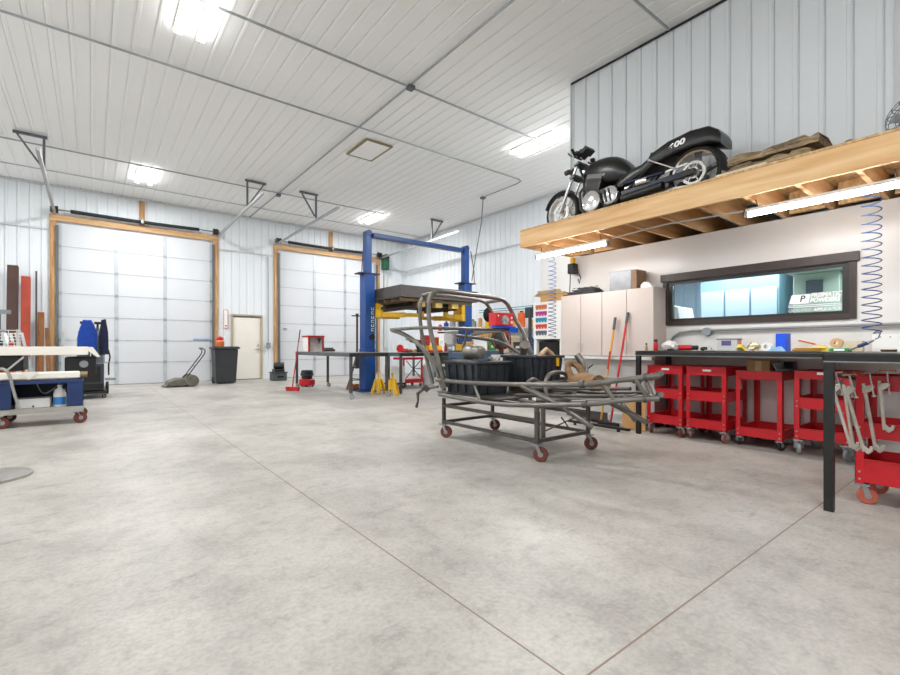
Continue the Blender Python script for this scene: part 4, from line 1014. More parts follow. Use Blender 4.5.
bench('work_bench', 'long black steel bench along the window wall', 5.25, 6.055, .2, 3.02, 1.015, ((5.25, 2.965), (6.0, 2.965), (6.0, .22)), grp='black steel benches')
bench('welding_table', 'nearer black steel table with one tall square front leg', 3.735, 4.78, -1.3, .85, 1.022, ((3.735, .795), (4.72, -.3), (3.735, -1.28), (4.72, -1.28)), grp='black steel benches')

# small things on the long bench; its top is at 1.016
BT = 1.0165
q = MB(); q.ball((5.75, 2.84, BT+.06), (.09, .1, .06), 14, 9); q.ball((5.72, 2.74, BT+.04), (.07, .07, .04), 12, 8)
rnd = random.Random(4); q.v = [(v[0]+rnd.uniform(-.012, .012), v[1]+rnd.uniform(-.012, .012), max(BT, v[2]+rnd.uniform(-.01, .01))) for v in q.v]
lay(q, 'plastic_bag', mat('cloudy plastic film', '#d5d3d0', .35, 0, .08, 20), 'crumpled cloudy plastic bag on the bench beside the cabinet', 'bag')
sc = thing('spray_bottle', 'red bottle with a black cap at the end of the long bench', 'bottle', (5.55, 2.92, BT))
q = MB(); q.lathe([(.001, 0), (.024, 0), (.026, .01), (.026, .085), (.018, .105)], (5.55, 2.92, BT), 'z', 16); q.build('body', RED, sc)
q = MB(); q.lathe([(.018, .106), (.024, .108), (.024, .125), (.018, .14), (.001, .14)], (5.55, 2.92, BT), 'z', 16); q.build('cap', BLACKP, sc)
sc = thing('small_bottle', 'small olive bottle on the bench corner over the cardboard', 'bottle', (5.4, 2.96, BT))
q = MB(); q.lathe([(.001, 0), (.017, 0), (.018, .045), (.009, .06), (.009, .07)], (5.4, 2.96, BT), 'z', 14); q.build('body', mat('olive glass', '#8f8b5c', .3), sc)
q = MB(); q.lathe([(.011, .071), (.011, .09), (.001, .092)], (5.4, 2.96, BT), 'z', 12); q.build('cap', BLACKP, sc)
ag = thing('angle_grinder', 'red angle grinder lying beside the plastic bag', 'grinder', (5.65, 2.55, BT))
q = MB(); q.cyl((5.60, 2.66, BT+.035), (5.65, 2.53, BT+.035), .033, 14); q.build('body', RED, ag)
q = MB(); q.cyl((5.65, 2.53, BT+.035), (5.65, 2.46, BT+.035), .026, 12); q.build('handle', BLACKR, ag)
q = MB(); q.cyl((5.60, 2.68, BT+.012), (5.60, 2.68, BT+.07), .03); q.build('gear_head', STEELG, ag)
ag = thing('tape_roll', 'dark spool between the red grinder and the grey box', 'spool', (5.68, 2.38, BT))
q = MB(); q.torus((5.68, 2.38, BT+.022), .04, .022, 'z', 20, 8); q.build('roll', BLACKR, ag)
q = MB(); q.lathe([(.001, 0), (.05, 0), (.055, .01), (.02, .012), (.02, .05), (.001, .05)], (5.6, 2.31, BT), 'z', 16); lay(q, 'grey_dish', GREYL, 'shallow grey dish beside the dark spool', 'dish')
gb = thing('battery_box', 'grey box with a purple label on the long bench', 'box', (5.75, 2.17, BT))
q = MB(); q.box(5.7, 5.84, 2.06, 2.27, BT, BT+.125); q.build('body', GREYL, gb, bevel=.004)
q = MB(); q.box(5.695, 5.845, 2.055, 2.275, BT+.126, BT+.142); q.build('lid', GREYP, gb, bevel=.003)
q = MB(); q.box(5.697, 5.6995, 2.12, 2.22, BT+.06, BT+.115); q.build('label', mat('purple label', '#5a4f86', .5), gb)
q = MB(); q.box(5.72, 5.82, 2.0575, 2.0595, BT+.03, BT+.12); q.build('side_print', mat('salmon print', '#d8806a', .6), gb)
for i, (yy, hh, m_, lb) in enumerate(((1.99, .045, YELP, 'crumpled yellow paper nearest the grey box on the bench'), (1.865, .05, mat('cream paper', '#ece3bf', .8), 'crumpled cream paper in the middle of the bench'))):
    q = MB(); q.ball((5.62, yy, BT+hh*.8), (.06, .042, hh*.8), 10, 7); rnd = random.Random(10+i)
    q.v = [(v[0]+rnd.uniform(-.02, .02), v[1]+rnd.uniform(-.02, .02), max(BT, v[2]+rnd.uniform(-.015, .02))) for v in q.v]
    lay(q, 'crumpled_paper', m_, lb, 'paper', 'crumpled papers on the bench', smooth=False)
q = MB(); q.tube([(5.75, 1.98, BT+.03), (5.76, 1.94, BT+.09), (5.75, 1.88, BT+.08), (5.76, 1.82, BT+.02)], .008, 6); lay(q, 'bent_brown_wire', mat('brown wire', '#8d6b3a', .5), 'bent brown wire arching behind the crumpled papers', 'wire')
q = MB(); q.lathe([(.022, -.03), (.045, -.03), (.045, .03), (.022, .03)], (5.6, 1.74, BT+.0465), 'x', 22, True); lay(q, 'paper_roll', WHITE, 'white paper roll on its side beside the blue box', 'roll')
bb = thing('blue_box', 'bright blue upright box standing on the long bench', 'box', (5.72, 1.63, BT))
q = MB(); q.box(5.66, 5.8, 1.585, 1.68, BT, BT+.185); q.build('body', BLUEB, bb, bevel=.002)
q = MB(); q.box(5.66, 5.8, 1.6805, 1.705, BT, BT+.185); q.build('page_edge', GREYL, bb)
q = MB(); q.prism([(1.58, BT), (1.72, BT), (1.7, BT+.02), (1.62, BT+.05)], 'x', 5.54, 5.64); lay(q, 'blue_packet', mat('pale blue packet', '#9cc6e6', .5), 'pale blue packet lying in front of the blue box', 'packet')
lv = thing('spirit_level', 'orange edged yardstick leaning on the wall above the bench', 'level', (5.9, 1.4, BT))
q = MB(); q.bar((5.93, 1.55, BT+.115), (5.88, 1.20, BT+.02), .012, .03); q.build('body', mat('cream stick', '#e5d9c4', .5), lv)
q = MB(); q.bar((5.922, 1.55, BT+.115), (5.9, 1.40, BT+.073), .004, .012); q.build('print', ORANGE, lv)
for i, (y0, y1, z, m_, lb) in enumerate(((1.52, 1.3, .012, mat('wooden handle', '#b78443', .5), 'wooden file handle lying under the yardstick'), (1.5, 1.26, .035, YEL, 'yellow stick lying over the file handle'))):
    q = MB(); q.cyl((5.6, y0, BT+z), (5.66, y1, BT+z), .011, 10); lay(q, 'hand_file', m_, lb, 'file', 'files on the bench')
q = MB(); q.prism([(1.24, BT), (1.42, BT), (1.36, BT+.035), (1.28, BT+.06)], 'x', 5.66, 5.74); lay(q, 'yellow_pad', YELP, 'folded yellow pad beside the tan tape roll', 'paper')
q = MB(); q.lathe([(.018, -.024), (.048, -.024), (.048, .024), (.018, .024)], (5.72, 1.19, BT+.082), 'x', 24, True); lay(q, 'masking_tape', TANP, 'tan roll of masking tape standing on the green box', 'tape')
gb = thing('green_box', 'small green printed box under the tan tape roll', 'box', (5.7, 1.16, BT))
q = MB(); q.box(5.66, 5.78, 1.09, 1.235, BT, BT+.032); q.build('body', GREEN, gb, bevel=.002)
q = MB(); q.box(5.658, 5.6595, 1.12, 1.2, BT+.006, BT+.026); q.build('print', STICK, gb)
q = MB(); q.box(5.84, 5.92, 1.02, 1.16, BT, BT+.105); lay(q, 'beige_carton', mat('beige carton', '#ded0b4', .7), 'pale beige carton behind the green box', 'carton', bevel=.003)
gun = thing('air_blow_gun', 'blue and steel air gun at the end of the coiled hose by the window edge', 'air gun', (5.4, .95, BT))
q = MB(); q.cyl((5.45, 1.04, BT+.02), (5.43, .98, BT+.05), .011, 10); q.build('nozzle', STEELG, gun)
q = MB(); q.cyl((5.43, .98, BT+.05), (5.41, .91, BT+.08), .016, 12); q.build('grip', BLUEH, gun)
q = MB(); q.cyl((5.41, .91, BT+.08), (5.40, .87, BT+.105), .01, 10); q.build('coupler', CHROME, gun)
pb = thing('wall_notice', 'plain white card with pins standing against the wall beside the air gun', 'card', (5.98, .83, BT))
q = MB(); q.box(6.0, 6.012, .72, .98, BT, BT+.17); q.build('card', WHITE, pb)
q = MB()
for yy in (.78, .85, .92): q.cyl((5.9995, yy, BT+.14), (5.994, yy, BT+.14), .006, 8)
q.build('pins', GREYP, pb)
q = MB(); q.lathe([(.001, 0), (.05, 0), (.06, .02), (.05, .022), (.001, .012)], (5.72, .82, BT), 'z', 18); lay(q, 'brown_dish', mat('brown dish', '#6b543f', .5), 'shallow brown dish in front of the white card', 'dish')
# conduit on the window wall
cd = thing('wall_pipe', 'grey pipe with a round box running along the wall under the window', 'conduit', (6.05, 2, 1.2))
q = MB(); q.tube([(6.06, .25, 1.285), (6.06, 1.6, 1.275), (6.06, 2.7, 1.268), (6.06, 2.86, 1.25), (6.06, 2.95, 1.19), (6.06, 2.99, 1.10), (6.06, 3.0, 1.03)], .016, 10); q.build('pipe', GREYP, cd)
q = MB(); q.cyl((6.035, 2.53, 1.25), (6.095, 2.53, 1.25), .055, 8); q.build('junction_box', GREYP, cd)

# coiled air hoses
def coil(name, x, y, z0, z1, r, turns, label, tail=None, loop=True):
    pts = []
    n = int(turns*14)
    for i in range(n+1):
        a = 2*PI*i/14; f_ = i/n
        pts.append((x+r*math.cos(a), y+r*math.sin(a), z0+(z1-z0)*(f_**.92)))
    if loop: pts = [(x, y, z0+.06), (x+r*.5, y, z0+.05)]+pts
    pts += tail or []
    q = MB(); q.tube(pts, .005, 6)
    return solo(q, name, BLUEH, label, 'hose', 'coiled blue air hoses')
coil('hanging_coil_hose', 5.3, 4.35, 2.34, 1.2, .055, 19, 'coiled blue air hose hanging in front of the white swatch cabinet')
coil('hanging_coil_hose', 5.4, .885, 2.42, 1.18, .066, 17, 'coiled blue air hose hanging beside the window', [(5.44, .86, 1.2), (5.44, .83, 1.2), (5.40, .84, 1.14), (5.395, .862, 1.128)])

# ------------------------------------------------------------------ cabinets beside the window
for i, (y0, y1, lb) in enumerate(((3.83, 4.55, 'pale beige wall cabinet at the open end of the window wall'), (3.06, 3.825, 'pale beige wall cabinet next to the window'))):
    t = thing('wall_cabinet', lb, 'cabinet', (5.9, y0, .92), 'pale beige cabinets')
    q = MB(); q.box(5.782, 6.095, y0, y1, .93, 1.85); q.build('body', CABM, t)
    for j in range(2):
        a = y0+(y1-y0)/2*j+.003; b = y0+(y1-y0)/2*(j+1)-.003
        q = MB(); q.box(5.76, 5.779, a, b, .935, 1.845); d_ = q.build('door', CABM, t, bevel=.002)
        q = MB(); yh = b-.03 if j == 0 else a+.03
        q.tube([(5.759, yh, 1.0), (5.742, yh, 1.0), (5.742, yh, 1.11), (5.759, yh, 1.11)], .004, 6); q.build('handle', STEELG, d_)
sh = thing('wall_counter', 'grey edged counter ledge under the beige cabinets', 'counter', (5.9, 3.8, 0))
q = MB(); q.box(5.70, 6.095, 3.05, 4.56, .885, .925); q.build('top', GREYL, sh, bevel=.004)
q = MB(); q.box(5.80, 6.095, 3.07, 4.54, .12, .884); q.build('base', mat('grey base panel', '#b7b5b1', .6), sh)
q = MB(); q.box(5.797, 5.7995, 3.07, 4.54, .62, .63); q.build('reveal', GREYP, sh)
q = MB(); q.box(5.84, 6.095, 3.1, 4.5, .001, .119); q.build('kickboard', DGREY, sh)
# on top of the cabinets (top at 1.85)
for i in range(4):
    q = MB(); q.obox((5.9, 4.24-.03*i, 1.866+.026*i), (.22, .62-.12*i, .016), (0, 0, .07*(i-1.5)))
    for k in range(5): q.bar((5.80, 4.02+.1*k-.03*i, 1.872+.026*i), (5.83, 4.05+.1*k-.03*i, 1.876+.026*i), .03, .012)
    lay(q, 'stacked_bracket', CHAR if i % 2 else DGREY, 'dark bracket plate on the beige cabinets, '+('lowest of its pile', 'second from the bottom of its pile', 'third from the bottom of its pile', 'topmost of its pile')[i], 'bracket', 'dark brackets on the cabinets')
gb = thing('steel_box', 'grey steel box on top of the beige cabinets', 'box', (5.9, 3.55, 1.852))
q = MB(); q.box(5.80, 6.05, 3.40, 3.73, 1.852, 2.12); q.build('body', mat('zinc box', '#8f9092', .45, .4, .12, 9), gb, bevel=.004)
q = MB(); q.box(5.80, 6.05, 3.32, 3.398, 1.852, 2.115); q.build('end_panel', mat('brown box end', '#8a6c52', .7), gb)
q = MB(); q.prism([(3.12, 1.852), (3.29, 1.852), (3.29, 1.9), (3.24, 1.94), (3.17, 1.92)], 'x', 5.85, 5.98); lay(q, 'white_packet', WHITE, 'white folded packet on the cabinet end next to the window', 'packet')
# long handled tools leaning on the cabinets
rk = thing('long_handled_tool', 'tool with a yellow handle and grey grip leaning on the cabinets', 'long tool', (5.6, 3.7, 0))
q = MB(); q.cyl((5.58, 3.72, .05), (5.70, 3.6, 1.30), .014, 10); q.build('handle', HANDY, rk)
q = MB(); q.cyl((5.70, 3.6, 1.301), (5.715, 3.585, 1.47), .019, 10); q.build('grip', GRIP, rk)
q = MB(); q.cyl((5.645, 3.655, .75), (5.668, 3.632, 1.0), .0155, 10); q.build('red_band', REDD, rk)
q = MB(); q.obox((5.575, 3.72, .03), (.05, .3, .04)); q.build('head', BLACKP, rk)
rk = thing('red_squeegee', 'tool with a long red handle leaning on the cabinets', 'long tool', (5.5, 3.5, 0))
q = MB(); q.cyl((5.47, 3.5, .05), (5.715, 3.42, 1.38), .014, 10); q.build('handle', RED, rk)
q = MB(); q.cyl((5.715, 3.42, 1.381), (5.74, 3.41, 1.53), .018, 10); q.build('grip', GRIP, rk)
q = MB(); q.obox((5.46, 3.53, .03), (.05, .3, .045)); q.build('head', BLACKP, rk)
# cardboard sheet and metal bits at the bench end
q = MB(); q.obox((5.46, 3.16, .20), (.012, .32, .39), (0, .06, 0)); lay(q, 'cardboard_sheet', CARDB, 'tan cardboard panel standing against the bench leg', 'cardboard')
q = MB(); q.box(5.55, 5.75, 3.62-.5, 3.6, .06, .16); q.box(5.5, 5.56, 3.15, 3.55, .001, .06); lay(q, 'grey_machine_base', GREYL, 'low pale grey machine base on the floor under the tool handles', 'machine base', bevel=.006)
q = MB(); q.box(5.15, 5.19, 3.05, 3.95, .03, .06); q.bar((5.17, 3.2, .001), (5.17, 3.2, .03), .03); q.bar((5.17, 3.85, .001), (5.17, 3.85, .03), .03); lay(q, 'floor_bar', BLACKP, 'low black bar lying on the floor beyond the chassis nose', 'bar')
q = MB(); q.tube([(5.6, 3.95, .75), (5.55, 4.05, .68), (5.5, 3.8, .62), (5.5, 3.6, .6)], .012, 8); q.tube([(5.6, 3.95, .75), (5.72, 3.95, .8)], .01, 6); lay(q, 'black_cable', BLACKR, 'black cable drooping in front of the grey counter base', 'cable')
# dark things under the bench end, beyond the cart
for i, (x, y, z, lb) in enumerate(((5.62, 2.97, .52, 'upper dark fitting behind the bench end leg'), (5.62, 2.96, .72, 'top dark fitting close under the bench end'))):
    pass
# regulator box near the end of the wall
rg = thing('air_regulator', 'black air regulator with a yellow cap hung under the loft end', 'regulator', (6.0, 4.5, 2.2))
q = MB(); q.box(5.95, 6.07, 4.46, 4.58, 2.22, 2.38); q.build('body', BLACKP, rg, bevel=.01)
q = MB(); q.cyl((6.01, 4.52, 2.381), (6.01, 4.52, 2.47), .04, 14); q.build('cap', YEL, rg)
q = MB(); q.cyl((5.98, 4.42, 2.25), (5.98, 4.459, 2.25), .045, 16); q.build('gauge', BLACKP, rg)
q = MB(); q.tube([(5.99, 4.55, 2.219), (5.99, 4.56, 2.0), (5.99, 4.57, 1.87)], .01, 8); q.build('pipe', GALVD, rg)
q = MB(); q.tube([(6.03, 4.44, 2.25), (6.05, 4.40, 2.15), (6.04, 4.42, 2.06), (6.05, 4.45, 2.14)], .008, 6); q.build('lead', BLACKR, rg)

# white swatch cabinet standing beyond the wall end
sw = thing('swatch_cabinet', 'white cabinet with rows of coloured swatches beyond the beige cabinets', 'cabinet', (6.6, 5.3, 0))
q = MB(); q.box(6.32, 6.9, 5.0, 5.62, 1.2, 1.86); q.build('panel', WHITE, sw, bevel=.003)
q = MB(); q.box(6.34, 6.9, 5.0, 5.04, .02, 1.199); q.box(6.34, 6.9, 5.56, 5.62, .02, 1.199); q.box(6.86, 6.9, 5.04, 5.56, .02, 1.199); q.build('side', WHITE, sw)
q = MB(); q.box(6.4, 6.85, 5.05, 5.55, .05, 1.15); q.build('shade_block', DARKCAV, sw)  # solid block, its near black colour imitates the shaded opening
for i, (m_, nm) in enumerate(((mat('orange swatch', '#c8683a', .5, 0, .2, 30), 'orange'), (mat('magenta swatch', '#b5328c', .5, 0, .2, 30), 'magenta'), (mat('teal swatch', '#1f87a8', .5, 0, .2, 30), 'teal'), (mat('red swatch', '#cf3a2a', .5, 0, .2, 30), 'red'), (mat('slate swatch', '#5b6172', .5, 0, .2, 30), 'slate'))):
    z = 1.775-.115*i
    for k in range(4):
        y_ = 5.555-.065*k
        q = MB(); q.prism([(y_, z-.005), (y_, z+.035), (y_-.058, z+.035), (y_-.058, z-.005), (y_-.045, z-.045), (y_-.012, z-.045)], 'x', 6.308, 6.318)
        q.build('swatch', m_, sw, label=nm+' swatch')
ct = thing('open_carton', 'open tan carton full of sheets on top of the swatch cabinet', 'carton', (6.6, 5.3, 1.862))
q = MB(); q.tray(6.4, 6.85, 5.02, 5.52, 1.862, 2.0, .01); q.build('carton', CARDB, ct)
q = MB(); q.obox((6.36, 5.27, 2.03), (.012, .5, .14), (0, -1.1, 0)); q.obox((6.62, 5.6, 2.03), (.45, .16, .01), (-.5, 0, 0)); q.build('flap', mat('pale flap', '#dcc9a6', .75), ct)
q = MB(); q.obox((6.62, 5.25, 2.03), (.4, .42, .02), (.12, .05, .1)); q.build('sheets', mat('brown sheet', '#8f6c46', .7), ct)

# ------------------------------------------------------------------ rolling steel table in the middle of the shop
def rolling_table(name, label, x0, x1, y0, y1, top, cast=True, m=DGREY):
    t = thing(name, label, 'table', ((x0+x1)/2, (y0+y1)/2, 0), 'steel tables by the lift')
    q = MB(); q.box(x0, x1, y0, y1, top-.01, top); q.build('tabletop', mat('grey plate', '#77756f', .4, .4, .1), t)
    q = MB(); q.box(x0, x0+.05, y0+.05, y1-.05, top-.085, top-.011); q.box(x1-.05, x1, y0+.05, y1-.05, top-.085, top-.011); q.build('side_rail', GALVD, t)
    q = MB(); q.box(x0, x1, y0, y0+.049, top-.085, top-.011); q.box(x0, x1, y1-.049, y1, top-.085, top-.011); q.build('end_rail', BLACKP, t)
    for x in (x0, x1-.05):
        for y in (y0, y1-.05):
            zb = .13 if cast else .001
            q = MB(); q.box(x, x+.05, y, y+.05, zb, top-.086); q.build('leg', m, t)
            if cast: caster(t, x+.025, y+.025, .129, .055, .03, GREYTREAD, ang=-.8)
    return t
rolling_table('rolling_table', 'long steel table on casters in front of the blue lift', 4.1, 4.98, 8.5, 11.65, .945)
rolling_table('steel_table', 'steel table standing between the two posts of the lift', 5.5, 7.75, 8.85, 9.45, .93, False)
T1 = .947; T2 = .932
hb = thing('forge_box', 'white and red open fronted box on the rolling table', 'box', (4.44, 11.3, T1))
q = MB(); q.box(4.24, 4.64, 11.15, 11.5, T1, T1+.02); q.box(4.24, 4.64, 11.48, 11.5, T1+.02, T1+.36); q.box(4.24, 4.26, 11.15, 11.48, T1+.02, T1+.36); q.box(4.62, 4.64, 11.15, 11.48, T1+.02, T1+.36); q.build('shell', WHITE, hb)
q = MB(); q.box(4.22, 4.66, 11.13, 11.52, T1+.361, T1+.40); q.box(4.60, 4.645, 11.128, 11.149, T1, T1+.36); q.box(4.235, 4.28, 11.128, 11.149, T1, T1+.36); q.build('red_frame', REDD, hb)
q = MB(); q.prism([(4.46, T1+.34), (4.59, T1+.34), (4.53, T1+.2)], 'y', 11.16, 11.17); q.build('dark_flap', DGREY, hb)
q = MB(); q.box(4.70, 4.93, 11.1, 11.4, T1, T1+.06); q.obox((4.8, 11.25, T1+.08), (.2, .2, .03)); lay(q, 'dark_tray', DGREY, 'dark low tray beside the white and red box', 'tray')
# push broom leaning on the table end
br = thing('push_broom', 'red push broom leaning on the end of the rolling table', 'broom', (3.82, 11.05, 0))
q = MB(); q.cyl((3.81, 11.05, .07), (4.16, 11.60, 1.2), .014, 10); q.build('handle', REDD, br)
q = MB(); q.cyl((4.16, 11.60, 1.2), (4.253, 11.746, 1.5), .016, 10); q.build('grip', GRIP, br)
q = MB(); q.obox((3.81, 11.03, .075), (.34, .07, .05), (0, 0, -.9)); q.build('block', RED, br)
q = MB(); q.obox((3.81, 11.03, .026), (.33, .06, .048), (0, 0, -.9)); q.build('bristles', REDD, br)
sv = thing('shop_vacuum', 'round red tank with a grey coiled hose on top beside the broom', 'vacuum', (4.55, 12.05, 0))
q = MB(); q.lathe([(.001, .03), (.18, .03), (.21, .06), (.21, .18), (.17, .21), (.001, .21)], (4.55, 12.05, 0), 'z', 24); q.build('tank', RED, sv)
q = MB(); q.lathe([(.001, .211), (.14, .211), (.14, .29), (.001, .29)], (4.55, 12.05, 0), 'z', 20); q.build('lid', BLACKP, sv)
for k in range(3):
    q = MB(); q.torus((4.55, 12.05, .32+.045*k), .15-.012*k, .028, 'z', 26, 8); q.build('coiled_hose', CHAR, sv)
for a in range(3):
    q = MB(); q.cyl((4.55+.16*math.cos(a*2.1), 12.05+.16*math.sin(a*2.1), .001), (4.55+.16*math.cos(a*2.1), 12.05+.16*math.sin(a*2.1), .032), .022, 10); q.build('foot', BLACKR, sv)
tp = thing('tripod_stand', 'tall dark tripod stand with a crossbar behind the rolling table', 'stand', (5.45, 10.9, 0))
q = MB(); q.cyl((5.45, 10.9, .55), (5.45, 10.9, 1.86), .028, 12); q.build('pole', DGREY, tp)
q = MB(); q.cyl((5.45, 10.9, .5), (5.45, 10.9, .9), .055, 12); q.build('sleeve', DGREY, tp)
q = MB(); q.bar((5.30, 10.9, 1.87), (5.62, 10.9, 1.87), .03); q.cyl((5.45, 10.9, 1.88), (5.45, 10.9, 1.93), .04); q.build('crossbar', DGREY, tp)
ft = [(5.02, 10.6), (5.45, 11.4), (5.62, 10.45)]
for x, y in ft:
    q = MB(); q.cyl((5.45, 10.9, .88), (x, y, .002), .02, 8); q.build('leg', DGREY, tp)
for zf in (.25, .6):
    p = [Vector((5.45, 10.9, .88)).lerp(Vector((x, y, 0)), 1-zf) for x, y in ft]
    for i in range(3):
        q = MB(); q.cyl(p[i], p[(i+1) % 3], .013, 6); q.build('rung', DGREY, tp)
# yellow jack stands
def jack(p, rz, label):
    t = thing('jack_stand', label, 'jack stand', (0, 0, 0), 'yellow jack stands')
    for sx in (-1, 1):
        for sy in (-1, 1):
            q = MB(); q.bar((sx*.11, sy*.1, .005), (sx*.035, sy*.035, .33), .075, .04); q.build('leg', YEL, t)
    q = MB(); q.loft([[(-.08, -.07, .12), (.08, -.07, .12), (.08, .07, .12), (-.08, .07, .12)], [(-.045, -.04, .3), (.045, -.04, .3), (.045, .04, .3), (-.045, .04, .3)]]); q.build('skirt', YEL, t)
    q = MB(); q.lathe([(.045, .2), (.045, .36), (.03, .37)], (0, 0, 0), 'z', 14); q.build('collar', YEL, t)
    q = MB(); q.bar((0, 0, .2), (0, 0, .45), .035, .02); q.prism([(-.05, .45), (.05, .45), (.06, .48), (.03, .465), (-.03, .465), (-.06, .48)], 'y', -.02, .02); q.build('ratchet_bar', YEL, t)
    q = MB(); q.bar((.03, .05, .33), (.1, .1, .25), .014); q.build('release_handle', DGREY, t)
    t.location = p; t.rotation_euler = (0, 0, rz); return t
j = jack((5.14, 9.2, 0), .3, 'yellow jack stand touching the foot of the nearer lift post')
dup(j, (5.27, 8.82, 0), .8, 'yellow jack stand in front, next to the table leg')
q = MB(); q.obox((5.05, 10.28, .08), (.16, .2, .15), (0, 0, .4)); q.cyl((4.97, 10.2, .06), (5.12, 10.2, .06), .055); lay(q, 'floor_jack_end', mat('dusty orange metal', '#b3702d', .55, .2, .2), 'small orange and black jack behind the lift post base', 'jack')

# red scissor cart, tub and bin behind the lift
hc = thing('hydraulic_lift_cart', 'red cart with a black X brace under the tables behind the lift', 'lift cart', (6.8, 10.4, 0))
q = MB(); q.box(6.45, 7.1, 10.25, 10.75, .10, .2); q.build('base_frame', RED, hc)
q = MB(); q.box(6.45, 7.1, 10.25, 10.75, .72, .78); q.build('platform', RED, hc)
for xx in (6.47, 7.05):
    q = MB(); q.box(xx, xx+.035, 10.26, 10.30, .201, .719); q.build('post', RED, hc)
q = MB(); q.bar((6.53, 10.24, .23), (7.0, 10.24, .7), .03, .012); q.bar((6.53, 10.225, .7), (7.0, 10.225, .23), .03, .012); q.build('scissor_arms', BLACKP, hc)
for x in (6.53, 7.02):
    for y in (10.3, 10.7): caster(hc, x, y, .099, .042, .03, BLACKR)
q = MB(); q.tray(5.98, 6.38, 10.05, 10.4, .14, .56, .012); q.box(6.0, 6.36, 10.08, 10.37, .5, .54)
o_ = thing('white_tub', 'white tub on a low black dolly beside the red cart', 'tub', (6.18, 10.2, .001)); q.build('tub', WHITE, o_)
q = MB(); q.box(5.96, 6.4, 10.03, 10.42, .1, .138); q.build('dolly', BLACKP, o_)
for x in (6.02, 6.34): caster(o_, x, 10.1, .099, .04, .03, BLACKR)
q = MB(); q.lathe([(.001, .0), (.15, .0), (.16, .02), (.16, .5), (.13, .56), (.06, .6), (.001, .6)], (7.32, 10.35, .001), 'z', 22); o_ = thing('chrome_canister', 'pale upright canister beside the red cart with the black brace', 'canister', (7.32, 10.35, 0)); q.build('body', GREYL, o_)
q = MB(); q.torus((7.32, 10.35, .3), .161, .008, 'z', 24, 6); q.build('band', STEELG, o_)
# on the table between the posts
gr = thing('angle_grinder', 'red angle grinder lying on the table between the lift posts', 'grinder', (5.72, 9.1, T2))
q = MB(); q.cyl((5.6, 9.1, T2+.05), (5.84, 9.08, T2+.05), .045, 14); q.build('body', REDD, gr)
q = MB(); q.lathe([(.001, -.01), (.09, -.01), (.09, .01), (.001, .01)], (5.6, 9.03, T2+.095), 'y', 20); q.build('guard', RED, gr)
q = MB(); q.cyl((5.84, 9.08, T2+.05), (5.96, 9.1, T2+.04), .03); q.build('handle', mat('brown grip', '#7c5a3c', .6), gr)
q = MB(); q.prism([(5.9, T2), (6.15, T2), (6.12, T2+.05), (5.98, T2+.06)], 'y', 9.14, 9.3); lay(q, 'leather_pad', mat('tan leather', '#a97c4e', .7), 'tan leather pad on the table behind the red grinder', 'pad')
cd_ = thing('impact_drill', 'dark drill with a yellow band standing on the table', 'drill', (6.1, 9.25, T2))
q = MB(); q.bar((6.02, 9.25, T2+.3), (6.28, 9.22, T2+.24), .1, .1); q.build('motor', BLACKP, cd_, bevel=.02)
q = MB(); q.bar((6.2, 9.24, T2+.21), (6.25, 9.24, T2+.07), .05, .06); q.box(6.17, 6.33, 9.19, 9.29, T2, T2+.069); q.build('grip', BLACKR, cd_, bevel=.006)
q = MB(); q.cyl((6.02, 9.25, T2+.3), (5.9, 9.26, T2+.325), .03); q.build('chuck', STEELG, cd_)
q = MB(); q.bar((6.13, 9.238, T2+.274), (6.16, 9.234, T2+.267), .103, .103); q.build('band', YEL, cd_)
yc = thing('yellow_case', 'yellow and red case on the table between the lift posts', 'case', (6.55, 9.1, T2))
q = MB(); q.box(6.42, 6.8, 9.0, 9.25, T2+.05, T2+.16); q.build('lid', YEL, yc, bevel=.015)
q = MB(); q.box(6.4, 6.82, 8.99, 9.26, T2, T2+.049); q.build('base', RED, yc, bevel=.01)
rp = thing('red_toolbox', 'tall dull red toolbox on the table beside the yellow case', 'toolbox', (6.5, 9.35, T2))
q = MB(); q.box(6.42, 6.62, 9.28, 9.42, T2, T2+.42); q.build('body', REDD, rp, bevel=.01)
for k in range(3):
    q = MB(); q.box(6.43, 6.61, 9.272, 9.279, T2+.03+.13*k, T2+.14+.13*k); q.build('drawer', mat('dark red drawer', '#8e231d', .5), rp)
# dark machine stack near the second door
q = MB(); q.box(4.44, 4.86, 14.55, 15.0, .001, .24)
pt = thing('grey_tool_case', 'big grey tool case on the floor beside the overhead door frame', 'tool case', (4.65, 14.78, 0)); q.build('body', mat('grey green plastic', '#4b5658', .55), pt, bevel=.03)
q = MB(); q.box(4.55, 4.75, 14.53, 14.549, .1, .16); q.build('latch', BLACKP, pt)
q = MB(); q.box(4.42, 4.88, 14.54, 15.01, .242, .275); q.build('lid', CHAR, pt, bevel=.01)
pt = thing('black_compressor', 'black small compressor on top of the grey tool case', 'compressor', (4.65, 14.78, .277))
q = MB(); q.box(4.5, 4.8, 14.62, 14.92, .277, .36); q.cyl((4.52, 14.77, .45), (4.8, 14.77, .45), .09, 16); q.build('body', BLACKP, pt, bevel=.01)
q = MB(); q.tube([(4.5, 14.7, .36), (4.5, 14.7, .56), (4.8, 14.7, .56), (4.8, 14.7, .36)], .014); q.build('carry_handle', BLACKP, pt)

